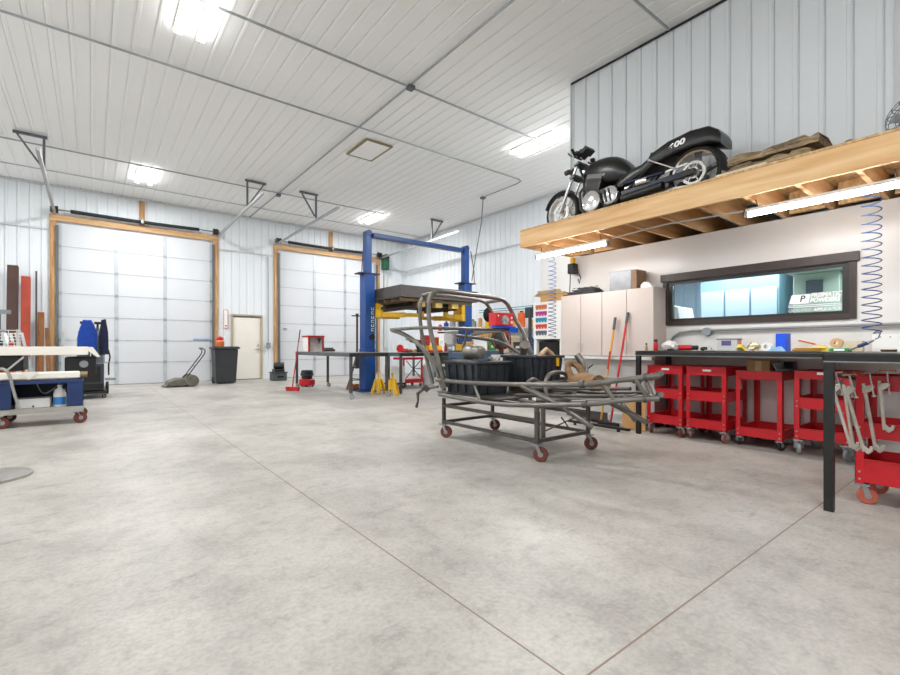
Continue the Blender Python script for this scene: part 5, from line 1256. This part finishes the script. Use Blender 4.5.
# ------------------------------------------------------------------ by the wide door
bn = thing('trash_can', 'charcoal wheeled trash can beside the man door', 'trash can', (2.98, 14.6, 0))
def frus(q, x0, x1, y0, y1, z0, z1, k):
    q.loft([[(x0+k, y0+k, z0), (x1-k, y0+k, z0), (x1-k, y1-k, z0), (x0+k, y1-k, z0)], [(x0, y0, z1), (x1, y0, z1), (x1, y1, z1), (x0, y1, z1)]])
q = MB(); frus(q, 2.74, 3.36, 14.3, 14.88, .03, 1.0, .05); q.build('body', CHAR, bn, bevel=.02)
q = MB(); q.box(2.70, 3.40, 14.26, 14.92, 1.002, 1.05); q.build('rim', CHAR, bn, bevel=.012)
q = MB(); q.box(2.72, 3.38, 14.28, 14.9, 1.051, 1.075); q.build('lid', mat('dark lid', '#26282a', .5), bn, bevel=.01)
for xx in (2.8, 3.3):
    q = MB(); q.cyl((xx-.03, 14.82, .1), (xx+.03, 14.82, .1), .098, 18); q.build('wheel', BLACKR, bn)
q = MB(); q.box(2.84, 3.26, 14.36, 14.4, .002, .028); q.build('foot', CHAR, bn)
fe = thing('orange_bottle', 'red and orange jug on top of the charcoal trash can', 'jug', (2.93, 14.6, 1.077))
q = MB(); q.lathe([(.001, 0), (.11, 0), (.12, .03), (.12, .14), (.06, .19), (.05, .2)], (2.93, 14.6, 1.077), 'z', 18); q.build('body', mat('orange jug', '#d9743a', .5), fe)
q = MB(); q.ball((2.93, 14.6, 1.30), (.1, .07, .07)); q.build('cap', RED, fe)
# push sweeper
sw = thing('push_sweeper', 'dusty push sweeper with a tall handle in front of the wide door', 'sweeper', (2.1, 14.2, 0))
DUST = mat('dusty dark plastic', '#6b685e', .7, 0, .25, 9)
q = MB(); q.prism([(1.70, .03), (1.75, .15), (1.95, .22), (2.12, .22), (2.2, .05)], 'y', 13.9, 14.5); q.build('hood', DUST, sw, bevel=.015)
for yy in (13.84, 14.56):
    q = MB(); q.lathe([(.05, -.035), (.15, -.03), (.16, 0), (.15, .035), (.05, .035)], (2.28, yy, .16), 'y', 22); q.build('wheel', DUST, sw)
q = MB(); q.cyl((2.28, 13.93, .16), (2.28, 14.47, .16), .12, 18); q.build('brush', mat('straw bristles', '#7d7a68', .9, 0, .2, 30), sw)
q = MB(); q.loft([[(1.62, 13.92, .012), (1.7, 13.92, .012), (1.72, 13.92, .06)], [(1.62, 14.48, .012), (1.7, 14.48, .012), (1.72, 14.48, .06)]]); q.build('front_brush', DUST, sw)
q = MB()
for yy in (13.98, 14.42): q.tube(smoothpath([(2.15, yy, .22), (2.35, yy, .52), (2.58, yy, .86), (2.6, yy, .98)], 4), .014, 8)
q.tube([(2.6, 13.98, .98), (2.53, 14.0, 1.03), (2.53, 14.4, 1.03), (2.6, 14.42, .98)], .014, 8); q.cyl((2.36, 13.98, .54), (2.36, 14.42, .54), .01)
q.build('handle', BLACKP, sw)
sw.location = (1.93, 14.2, 0)

# ------------------------------------------------------------------ machine table on the left
mt = thing('rolling_saw', 'long cream topped machine table on a blue rolling base', 'machine table', (-1, 8.6, 0))
q = MB(); q.prism([(8.2, .95), (8.2, 1.065), (9.1, 1.065), (9.1, .95)], 'x', -2.6, -.04); q.build('tabletop', CREAMP, mt, bevel=.006)
q = MB(); q.prism([(-.039, 1.06), (.01, 1.06), (.095, .92), (.055, .92), (-.039, 1.0)], 'y', 8.2, 9.1); q.build('bevel_edge', CREAMP, mt)
q = MB(); q.box(-.30, .05, 8.28, 8.95, .66, .918); k_ = q.build('motor_housing', BLACKP, mt, bevel=.02)
q = MB(); q.cyl((-.09, 8.25, .82), (-.09, 8.279, .82), .05, 18); q.build('round_knob', GREYP, k_)
q = MB(); q.box(-1.6, -.72, 8.3, 8.95, .74, .945); q.build('drive_housing', BLACKP, mt, bevel=.01)
q = MB(); q.box(-2.6, -.13, 8.22, 8.36, .625, .725); q.build('beam', CREAMP, mt, bevel=.02)
q = MB(); q.cyl((-.128, 8.29, .675), (-.05, 8.29, .675), .045, 16); q.build('beam_end', mat('worn bronze', '#8b7a5a', .5, .4), mt)
q = MB(); q.prism([(-.72, .73), (-.56, .73), (-.62, .66), (-.66, .62)], 'y', 8.19, 8.218); q.build('pointer', CREAMP, mt)
q = MB(); q.box(-2.6, -.10, 8.2, 8.95, .565, .61); q.build('deck', BLUEN, mt, bevel=.004)
for x0, x1 in ((-.27, -.10), (-2.6, -.83)):
    q = MB(); q.box(x0, x1, 8.2, 8.26, .245, .563); q.build('side_panel', BLUEN, mt, bevel=.004)
q = MB(); q.box(-2.6, -.10, 8.88, 8.94, .245, .563); q.build('back_panel', mat('deep navy', '#0e1a33', .5), mt)
q = MB(); q.box(-2.6, -.09, 8.18, 8.24, .175, .24); q.box(-2.6, -.09, 8.88, 8.94, .175, .24); q.box(-.15, -.09, 8.241, 8.879, .175, .24); q.build('base_rail', mat('grey painted rail', '#a6a39b', .5, .1, .1), mt)
q = MB(); q.box(-2.6, -.15, 8.241, 8.879, .225, .238); q.build('shelf', mat('grey painted rail', '#a6a39b'), mt)
for x in (-.16, -.95, -2.4):
    for y in (8.21, 8.9): caster(mt, x, y, .174, .075, .045, REDWHEEL, ang=.3)
q = MB(); q.tube(smoothpath([(-1.0, 8.14, .76), (-.9, 8.14, .78), (-.84, 8.14, .7), (-.8, 8.14, .5), (-.75, 8.14, .26)], 4), .018, 8); q.tube([(-.86, 8.14, .76), (-.70, 8.14, .93)], .012, 8); q.build('guide_handle', STEELG, mt)
for i in range(5):
    pass
q = MB(); q.tube(smoothpath([(-.6, 8.5, .55), (-.56, 8.5, .45), (-.5, 8.45, .42), (-.4, 8.45, .5), (-.36, 8.5, .55)], 4), .008, 6); q.box(-.42, -.3, 8.42, 8.5, .42, .47); q.build('wiring', GREYP, mt)
jg = thing('cleaner_jug', 'milky gallon jug with a blue label on the blue rolling base', 'jug', (-.35, 8.33, .24))
q = MB(); q.lathe([(.001, 0), (.065, 0), (.07, .01), (.07, .17), (.05, .225), (.025, .255), (.022, .27)], (-.352, 8.35, .24), 'z', 22); q.build('body', JUGM, jg)
q = MB(); q.lathe([(.026, .271), (.026, .295), (.001, .297)], (-.352, 8.35, .24), 'z', 14); q.build('cap', WHITE, jg)
q = MB()
n = 12; vs = []
for z in (.265, .37):
    for i in range(n+1):
        a = R(-160+140*i/n); vs.append((-.352+.0712*math.cos(a), 8.35+.0712*math.sin(a), z))
q.add(vs, [(i, i+1, n+2+i, n+1+i) for i in range(n)]); q.build('label', LABELB, jg)
wb = thing('white_control_box', 'long white control box beside the milky jug', 'control box', (-.64, 8.4, .24))
q = MB(); q.box(-.80, -.455, 8.3, 8.6, .24, .365); q.build('body', mat('dusty white box', '#dcdad6', .55), wb, bevel=.006)
q = MB(); q.prism([(-.635, .25), (-.61, .25), (-.6225, .285)], 'y', 8.296, 8.299); q.build('mark', BLACKP, wb)
# pedestal foot at the edge
pd = thing('pedestal_stand', 'round steel pedestal foot on the floor at the picture edge', 'pedestal', (-.66, 5.2, 0))
q = MB(); q.lathe([(.001, 0.001), (.29, .001), (.29, .02), (.07, .035), (.001, .035)], (-.68, 5.2, 0), 'z', 36); q.build('base_disc', STEELG, pd)
q = MB(); q.cyl((-.71, 5.2, .036), (-.71, 5.2, .36), .06, 18); q.build('column', STEELG, pd)
# things behind the machine table
q = MB(); q.tray(-1.35, -1.0, 10.2, 10.55, .25, .8, .01); o_ = thing('orange_bin', 'orange red bin seen under the cream tabletop', 'bin', (-1.2, 10.3, 0)); q.build('bin', mat('orange red steel', '#c8512c', .5), o_)
q = MB(); q.box(-1.33, -1.02, 10.22, 10.53, .001, .249); q.build('base', DGREY, o_)
rk = thing('stock_rack', 'grey shelf rack of wire baskets and bar stock against the far wall', 'rack', (-2, 13, 0))
for x in (-2.6, -1.55):
    for y in (12.7, 13.3):
        q = MB(); q.box(x, x+.05, y, y+.05, .001, 1.75); q.build('upright', GALVD, rk)
for z in (.5, 1.0):
    q = MB(); q.box(-2.6, -1.5, 12.68, 13.37, z, z+.03); q.build('shelf', GALVD, rk)
q = MB(); q.box(-2.7, -1.28, 12.62, 12.68, 1.72, 1.80); q.build('arm', GREYP, rk)
q = MB(); q.bar((-2.6, 12.64, 1.5), (-1.35, 12.64, 1.38), .05); q.build('arm', GREYP, rk)
wk = thing('wire_basket', 'white wire basket on the shelf rack behind the machine table', 'basket', (-1.5, 12.2, 0))
q = MB()
for k in range(6): q.tube([(-2.2, 12.1, 1.08+.06*k), (-1.12, 12.1, 1.08+.06*k), (-1.12, 12.5, 1.08+.06*k)], .006, 5)
for k in range(8): q.tube([(-2.1+.14*k, 12.1, 1.08), (-2.1+.14*k, 12.1, 1.38)], .005, 5)
q.build('wires', WHITE, wk)
q = MB()
for x in (-2.15, -1.14):
    q.cyl((x, 12.1, .001), (x, 12.1, 1.4), .012); q.cyl((x, 12.5, .001), (x, 12.5, 1.4), .012)
q.build('posts', GREYL, wk)
for i, (x, z, s_, m_, lb) in enumerate(((-1.95, 1.1, .1, RED, 'small red part box in the wire basket, furthest from the door'), (-1.4, 1.1, .09, CANVASD, 'small navy box in the wire basket'), (-1.24, 1.1, .08, REDD, 'small red part box in the wire basket, closest to the door'), (-1.66, 1.1, .09, WHITE, 'small white box in the wire basket'))):
    q = MB(); q.box(x-s_/2, x+s_/2, 12.2, 12.32, 1.05, 1.05+s_*1.4); lay(q, 'part_box', m_, lb, 'box', 'part boxes in the wire basket', bevel=.004)
q = MB(); q.box(-2.1, -1.16, 12.14, 12.46, 1.03, 1.045); q.build('shelf_sheet', GREYL, wk)
def lean(name, label, x, y0, w, d, h, m, hollow=False, tilt=.35, dx=0., cat='steel section'):
    top = Vector((x+dx, YB-.16-d/2, h)); bot = Vector((x, YB-.12-d/2-tilt, .03))
    q = MB()
    dv = (top-bot).normalized(); u = Vector((1, 0, 0)); v = dv.cross(u).normalized()
    def rect(a0, a1, b0, b1):
        vs = [p+u*a+v*b for p in (bot, top) for a, b in ((a0, b0), (a1, b0), (a1, b1), (a0, b1))]
        q.add(vs, [(0, 3, 2, 1), (4, 5, 6, 7), (0, 1, 5, 4), (1, 2, 6, 5), (2, 3, 7, 6), (3, 0, 4, 7)])
    if hollow:
        rect(-w/2, w/2, -d/2, -d/2+.014); rect(-w/2, w/2, d/2-.014, d/2); rect(-.007, .007, -d/2+.014, d/2-.014)
    else: rect(-w/2, w/2, -d/2, d/2)
    return solo(q, name, m, label, cat, 'stock leaning on the far wall', smooth=False)
lean('steel_beam', 'tall brown steel beam leaning on the far wall', -1.545, 0, .2, .16, 3.08, BEAMB, True)
lean('steel_channel', 'red primed steel channel leaning beside the brown beam', -1.30, 0, .17, .13, 2.83, BEAMR, True, dx=-.01)
lean('steel_rod', 'thin dark rod leaning beside the red channel', -1.1, 0, .035, .035, 3.0, DGREY, dx=-.02, cat='rod')
lean('wooden_board', 'brown board leaning beside the thin dark rod', -1.03, 0, .13, .04, 1.95, wood('brown board', '#7a4a24', '#a86c38', (9, 9, .9)), cat='board', tilt=.25)
lean('aluminium_bar', 'short bright bar leaning at the corner of the wide door', -.60, 0, .05, .05, 1.45, GALV, cat='bar', tilt=.3)
lean('short_plank', 'short dark wooden offcut leaning on the orange door frame', -.86, 0, .09, .04, 1.55, wood('dark offcut', '#6b4526', '#8f6136', (9, 9, .9)), cat='board', tilt=.3, dx=-.05)
for i, (x, d_, m_) in enumerate(((-1.48, .3, WHITE), (-1.36, .25, GREYL), (-1.24, .28, mat('pale wood strip', '#d2b78d', .6)), (-1.12, .24, GALV))):
    q = MB(); q.bar((x+d_, 13.6-.35*i, .02), (x-.05, 14.2-.35*i, 1.36), .05, .025); lay(q, 'trim_strip', m_, ('white', 'pale grey', 'pale wooden', 'galvanised')[i]+' strip slanting behind the cream tabletop', 'strip', 'strips standing behind the machine table')

# welder with coats on its cylinders
wd = thing('welding_cart', 'dark wheeled welding machine with gas cylinders behind the machine table', 'welder', (.0, 12.2, 0))
q = MB(); q.box(-.26, .2, 11.95, 12.75, .16, .72); q.build('body', mat('dark welder case', '#3b3f46', .5, .1, .1), wd, bevel=.02)
q = MB(); q.box(-.25, .19, 11.935, 11.949, .2, .3); q.box(-.2, .14, 11.935, 11.949, .34, .66); q.build('front_panel', BLACKP, wd)
q = MB(); q.box(-.3, .24, 11.9, 13.2, .1, .15); q.build('chassis', BLACKP, wd)
for x in (-.24, .18): caster(wd, x, 12.0, .099, .04, .03, BLACKR)
for x in (-.33, .27):
    q = MB(); q.lathe([(.03, -.03), (.13, -.025), (.14, 0), (.13, .03), (.03, .03)], (x, 13.0, .142), 'x', 22); q.build('wheel', BLACKR, wd)
for x in (-.15, .1):
    q = MB(); q.lathe([(.001, .152), (.11, .152), (.115, .17), (.115, 1.25), (.09, 1.36), (.035, 1.42), (.03, 1.5)], (x, 13.0, 0), 'z', 20); c_ = q.build('gas_cylinder', mat('grey gas cylinder', '#6d7478', .45, .2), wd)
    q = MB(); q.cyl((x, 13.0, 1.501), (x, 13.0, 1.6), .02); q.cyl((x-.06, 13.0, 1.6), (x+.06, 13.0, 1.6), .03); q.build('valve', BLACKP, c_)
q = MB(); q.torus((.28, 12.15, .6), .13, .014, 'x', 24, 6); q.tube([(.28, 12.1, .7), (.3, 12.0, .85), (.27, 11.98, 1.0)], .014); q.build('hose_loop', BLACKR, wd)
q = MB(); q.tube([(.2, 11.9, .9), (.2, 11.9, .74), (.28, 12.0, .74)], .012); q.box(.22, .4, 12.0, 12.3, .36, .40); q.build('side_bracket', GREYP, wd)
def cloth(x0, x1, y, z0, z1, seed, tx):
    rnd = random.Random(seed); q = MB(); rings = []; n = 18
    for i in range(9):
        f_ = i/8; z = z1+(z0-z1)*f_; wdt = (x1-x0)/2*(.5+.5*min(1, f_*2.6)); cx = (x0+x1)/2+tx*(1-f_)
        g = []
        for j in range(n):
            a = 2*PI*j/n; rr = 1+.13*math.sin(5*a+seed+f_*2)
            g.append((cx+wdt*rr*math.cos(a), y+.08*rr*math.sin(a)*(.4+.6*f_), z+rnd.uniform(-.02, .02)))
        rings.append(g)
    q.loft(rings); return q
q = cloth(-.24, .07, 12.76, .95, 1.64, 1, .0); lay(q, 'blue_coat', CANVAS, 'bright blue work coat hung over the gas cylinders', 'coat', 'coats hung on the welder')
q = cloth(.135, .29, 12.77, .9, 1.66, 2, -.01); lay(q, 'navy_coat', CANVASD, 'dark navy work coat hung beside the bright blue one', 'coat', 'coats hung on the welder')

# ------------------------------------------------------------------ bench and clutter along the far side wall
fb = thing('far_bench', 'long grey bench along the far ribbed side wall', 'workbench', (9.6, 10.5, 0))
q = MB(); q.box(9.3, 10.03, 7.4, 14.2, .86, .90); q.build('worktop', mat('worn grey top', '#8b8a87', .5, .1, .1), fb)
for y in (7.45, 9.1, 10.8, 12.5, 14.1):
    q = MB(); q.box(9.32, 9.38, y, y+.06, .001, .859); q.build('leg', GALVD, fb)
q = MB(); q.box(9.4, 10.0, 7.5, 14.1, .25, .28); q.build('low_shelf', GALVD, fb)
FB = .902
rnd = random.Random(21)
clut = [  # y centre, width, height, depth, material, name, label, category
 (13.75, .5, .36, .4, RED, 'red_toolbox', 'red toolbox at the far corner end of the grey bench', 'toolbox'),
 (13.1, .42, .5, .4, ORANGE, 'orange_crate', 'orange crate next to the red toolbox on the grey bench', 'crate'),
 (12.55, .3, .62, .35, WHITE, 'white_canister_box', 'tall white box beside the orange crate', 'box'),
 (12.0, .55, .25, .45, GREYP, 'grey_case', 'low grey case between the tall white box and the yellow bin', 'case'),
 (11.45, .34, .4, .35, YEL, 'yellow_bin', 'yellow parts bin on the grey bench', 'bin'),
 (10.95, .42, .3, .4, BLUEN, 'navy_case', 'navy tool case beside the yellow parts bin', 'case'),
 (10.45, .4, .58, .3, CARDB, 'brown_carton', 'upright brown carton past the navy case', 'carton'),
 (9.95, .36, .34, .4, GREEN, 'green_case', 'green case between two cartons on the grey bench', 'case'),
 (9.45, .45, .48, .35, mat('pale carton', '#d9c7a8', .8), 'pale_carton', 'pale carton next to the green case', 'carton'),
 (8.95, .34, .3, .4, DGREY, 'dark_vise_block', 'dark iron block past the pale carton', 'block'),
 (8.45, .44, .42, .4, BLUEL, 'blue_crate', 'blue crate at the near end of the grey bench', 'crate'),
 (7.95, .32, .55, .3, GREYL, 'silver_case', 'silver case last on the grey bench', 'case')]
for (y, w_, h_, d_, m_, nm, lb, ct_) in clut:
    t = thing(nm, lb, ct_, (9.62, y, FB))
    q = MB(); q.box(9.62-d_/2, 9.62+d_/2, y-w_/2, y+w_/2, FB, FB+h_*.8); q.build('body', m_, t, bevel=.008)
    q = MB(); q.box(9.61-d_/2, 9.63+d_/2, y-w_/2-.008, y+w_/2+.008, FB+h_*.8+.001, FB+h_); q.build('lid', m_, t, bevel=.008)
    q = MB(); q.box(9.612-d_/2, 9.6185-d_/2, y-.08, y+.08, FB+h_*.4, FB+h_*.62); q.build('latch', mat('pale latch', '#d5d3cd', .5), t)
for i, (y, h_, m_, cn, wh) in enumerate(((13.85, .2, WHITE, 'white', 'in front of the red toolbox'), (13.3, .16, YEL, 'yellow', 'between the red toolbox and the orange crate'), (12.95, .24, GREYL, 'pale grey', 'in front of the orange crate'), (12.7, .18, TEAL, 'teal', 'in front of the tall white box'),
        (12.2, .26, REDD, 'dull red', 'at the corner of the low grey case'), (11.75, .2, WHITE, 'white', 'between the low grey case and the yellow bin'), (11.2, .24, BLUEB, 'bright blue', 'between the yellow bin and the navy case'), (10.7, .2, GREYL, 'pale grey', 'between the navy case and the upright carton'),
        (10.2, .28, WHITE, 'white', 'between the upright carton and the green case'), (9.7, .22, TANP, 'tan', 'between the green case and the pale carton'), (9.15, .26, ORANGE, 'orange', 'between the pale carton and the dark block'), (8.72, .2, WHITE, 'white', 'between the dark block and the blue crate'), (8.15, .24, RED, 'red', 'between the blue crate and the silver case'))):
    t = thing('bottle', cn+' bottle on the grey bench '+wh, 'bottle', (9.345, y, FB), 'bottles on the far bench')
    q = MB(); q.lathe([(.001, 0), (.037, 0), (.04, .01), (.04, h_*.65), (.022, h_*.85), (.019, h_)], (9.345, y, FB), 'z', 14); q.build('body', m_, t)
    q = MB(); q.cyl((9.345, y, FB+h_+.001), (9.345, y, FB+h_+.035), .022, 10); q.build('cap', BLACKP if i % 3 else RED, t)
# wall hung shelf with bottles and cans
ws = thing('wall_shelf', 'long shelf of coloured cans on the far ribbed side wall', 'shelf', (9.95, 10.8, 1.6))
q = MB(); q.box(9.72, 10.07, 8.3, 13.4, 1.60, 1.63); q.build('board', TRIMW, ws)
for y in (8.5, 10.0, 11.6, 13.2):
    q = MB(); q.prism([(9.75, 1.599), (10.07, 1.599), (10.07, 1.35)], 'y', y, y+.03); q.build('bracket', GALVD, ws)
cm = [(RED, 'red'), (WHITE, 'white'), (YEL, 'yellow'), (BLUEL, 'blue'), (GREEN, 'green'), (ORANGE, 'orange'), (GREYP, 'grey'), (BLACKP, 'black'), (TEAL, 'teal'), (CARDB, 'tan')]
pos_ = ['nearest the room corner', 'second from the room corner', 'third from the room corner', 'fourth from the room corner', 'fifth from the room corner', 'sixth from the room corner', 'seventh from the room corner', 'eighth from the room corner', 'ninth from the room corner', 'tenth from the room corner', 'eleventh from the room corner', 'twelfth from the room corner', 'thirteenth from the room corner', 'last of the row']
for i in range(14):
    m_, cn = cm[(i*3+i//4) % 10]; y = 13.2-.36*i; r_ = .07+.02*(i % 3); h_ = .2+.07*((i*5) % 4)
    t = thing('can', cn+' can on the long wall shelf, '+pos_[i], 'can', (9.88, y, 1.632), 'cans on the long wall shelf')
    q = MB(); q.lathe([(.001, 0), (r_, 0), (r_, h_), (r_*.5, h_+.03), (.001, h_+.03)], (9.88, y, 1.632), 'z', 14); q.build('body', m_, t)
    q = MB(); q.cyl((9.88, y, 1.664+h_), (9.88, y, 1.70+h_), r_*.4, 10); q.build('cap', BLACKP if i % 2 else WHITE, t)
# things stowed under the grey bench
for i, (y, w_, h_, m_, lb) in enumerate(((13.4, .7, .4, WHITE, 'white bin on the low shelf nearest the room corner'), (12.4, .6, .45, DGREY, 'dark bin on the low shelf beside the white one'), (11.5, .6, .4, REDD, 'red bin on the low shelf in the middle of the grey bench'), (10.2, .7, .42, CHAR, 'charcoal bin on the low shelf'), (8.6, .7, .4, GREYL, 'pale bin on the low shelf at the near end'))):
    q = MB(); q.tray(9.42, 9.9, y-w_/2, y+w_/2, .282, .282+h_, .015); t = thing('shelf_bin', lb, 'bin', (9.6, y, .282), 'bins under the far bench'); q.build('bin', m_, t)
    q = MB(); q.box(9.41, 9.419, y-.1, y+.1, .4, .48); q.build('label_holder', GREYL, t)
# hanging tools on the far wall
pg = ['red', 'black', 'yellow', 'green', 'black', 'blue', 'red', 'grey']
for i in range(8):
    y = 13.0-.62*i; m_ = {'red': RED, 'black': BLACKP, 'yellow': YEL, 'green': GREEN, 'blue': BLUEL, 'grey': GREYP}[pg[i]]
    t = thing('hanging_hand_tool', pg[i]+' handled hand tool hung under the wall shelf, '+pos_[i], 'hand tool', (10.0, y, 1.2), 'hand tools on the far wall')
    q = MB(); q.cyl((10.03, y, 1.22), (10.03, y+.04, 1.36), .022, 8); q.build('handle', m_, t)
    q = MB(); q.bar((10.03, y, 1.219), (10.03, y-.05, 1.06), .035, .02); q.build('blade', GALVD, t)
# teal bracket rail
q = MB(); q.bar((9.98, 8.6, 2.25), (9.98, 11.2, 2.25), .02); q.bar((9.98, 8.6, 2.18), (9.98, 11.2, 2.18), .02); q.box(10.0, 10.07, 8.9, 8.95, 2.16, 2.27); q.box(10.0, 10.07, 10.8, 10.85, 2.16, 2.27)
lay(q, 'hose_rail', TEAL, 'pale teal rail fixed on the far wall over the can shelf', 'rail')
# black coil welder torch machine beyond the hoop
ms = thing('pipe_bender', 'dark coil wound machine with two red topped handles beyond the roll hoop', 'machine', (6.75, 6.9, 0))
q = MB(); q.box(6.6, 6.9, 6.72, 7.05, .001, .9); q.build('cabinet', GREYL, ms, bevel=.01)
q = MB(); q.cyl((6.75, 6.88, .902), (6.75, 6.88, 1.02), .05); q.lathe([(.06, -.08), (.16, -.07), (.19, 0), (.16, .07), (.06, .08)], (6.75, 6.88, 1.22), 'x', 24); q.build('wheel_housing', mat('dark worn metal', '#39322f', .5, .4, .3, 12), ms)
for k in range(5):
    q = MB(); q.torus((6.66+.04*k, 6.88, 1.22), .2, .012, 'x', 24, 6); q.build('coil', REDD if k % 2 else BLACKR, ms)
q = MB(); q.box(6.62, 6.9, 6.78, 7.0, 1.425, 1.47); q.build('top_plate', DGREY, ms)
for yy in (6.83, 6.95):
    q = MB(); q.lathe([(.03, 0), (.04, .02), (.03, .12)], (6.75, yy, 1.472), 'z', 12); hd = q.build('handle', BLACKP, ms)
    q = MB(); q.lathe([(.022, .121), (.026, .2), (.001, .21)], (6.75, yy, 1.472), 'z', 12); q.build('handle_tip', REDD, hd)
pp = thing('drill_press_column', 'tall thin dark column standing beside the white swatch cabinet', 'column stand', (6.6, 5.95, 0))
q = MB(); q.cyl((6.6, 5.95, .03), (6.6, 5.95, 1.72), .035, 14); q.build('column', CHAR, pp)
q = MB(); q.cyl((6.6, 5.95, .001), (6.6, 5.95, .029), .2, 20); q.build('base', CHAR, pp)
q = MB(); q.obox((6.6, 5.97, 1.72), (.1, .14, .2)); q.build('head', CHAR, pp, bevel=.01)
q = MB(); q.obox((6.6, 6.0, 1.1), (.12, .16, .06)); q.build('slide', CHAR, pp)
# loose equipment between the chassis and the far wall
eq = thing('tool_chest', 'blue grey drawer chest behind the chassis', 'tool chest', (6.9, 7.9, 0))
q = MB(); q.box(6.6, 7.2, 7.4, 8.5, .1, .98); q.build('body', mat('blue grey chest', '#3f5266', .45, .1), eq, bevel=.01)
for k in range(5):
    q = MB(); q.box(6.575, 6.599, 7.45, 8.45, .14+.165*k, .29+.165*k); d_ = q.build('drawer', mat('blue grey drawer', '#50667c', .42, .1), eq, bevel=.004)
    q = MB(); q.box(6.56, 6.574, 7.6, 8.3, .26+.165*k, .275+.165*k); q.build('pull', STEELG, d_)
for x in (6.66, 7.12):
    for y in (7.5, 8.4): caster(eq, x, y, .099, .042, .03, BLACKR)
for i, (y, m_, s_, lb) in enumerate(((8.3, YEL, (.2, .2, .14), 'yellow box on the blue grey drawer chest'), (8.0, CARDB, (.25, .24, .2), 'brown box on the blue grey drawer chest'), (7.65, WHITE, (.22, .2, .25), 'white box on the blue grey drawer chest'))):
    t = thing('chest_box', lb, 'box', (6.85, y, .982), 'boxes on the drawer chest')
    q = MB(); q.box(6.85-s_[0]/2, 6.85+s_[0]/2, y-s_[1]/2, y+s_[1]/2, .982, .982+s_[2]*.8); q.build('body', m_, t, bevel=.004)
    q = MB(); q.box(6.845-s_[0]/2, 6.855+s_[0]/2, y-s_[1]/2-.004, y+s_[1]/2+.004, .983+s_[2]*.8, .982+s_[2]); q.build('lid', m_, t, bevel=.004)

# ------------------------------------------------------------------ lamps, camera, look
def area(name, x, y, z, sx, sy, w, col=(.975, .99, 1.), rot=(0, 0, 0)):
    L = bpy.data.lights.new(name, 'AREA'); L.shape = 'RECTANGLE'; L.size = sx; L.size_y = sy; L.energy = w; L.color = col
    o = bpy.data.objects.new(name, L); COL.objects.link(o); o.location = (x, y, z); o.rotation_euler = rot; return o
PW = 74.
for x, y in lights+[(1.04, -.6), (-4.9, -.6), (-4.9, 6.5), (-4.9, 13.5)]:  # extra spots: unseen lamps added for even light, with no fixture
    for sx in (-.13, .13): area('strip_lamp', x+sx, y, ZC-.09, .11, 1.2, PW)
for y in (3.885, 1.17): area('tube_lamp', 5.1, y, 2.335, .04, 1.1, 12.)
area('unseen_room_lamp', 7.6, 2.6, 2.36, .3, 1.2, 22., (.88, .95, 1.))
area('unseen_room_lamp', 7.5, 3.9, 2.36, .3, .6, 14., (.9, .96, 1.))  # unseen lamp added to brighten the room wall beside the booth
area('unseen_room_lamp', 7.2, .8, 2.36, .3, 1.2, 20., (.9, .98, 1.))


wo = bpy.data.worlds.new('world'); SC.world = wo; wo.use_nodes = True
wo.node_tree.nodes['Background'].inputs[0].default_value = (.8, .88, 1, 1); wo.node_tree.nodes['Background'].inputs[1].default_value = .0

cam = bpy.data.cameras.new('camera'); co = bpy.data.objects.new('camera', cam); COL.objects.link(co)
cam.sensor_width = 36.; cam.lens = 36.*457.6/900; cam.shift_y = 9.5/900; cam.clip_start = .05
co.location = (0, 0, 1.06); co.rotation_euler = (R(90), 0, -R(38.04))
SC.camera = co
vs_ = SC.view_settings
vs_.view_transform = 'Standard'; vs_.look = 'None'; vs_.gamma = 1.; vs_.use_curve_mapping = False; vs_.exposure = .18
SC.cycles.use_denoising = True; SC.cycles.max_bounces = 10; SC.cycles.diffuse_bounces = 6
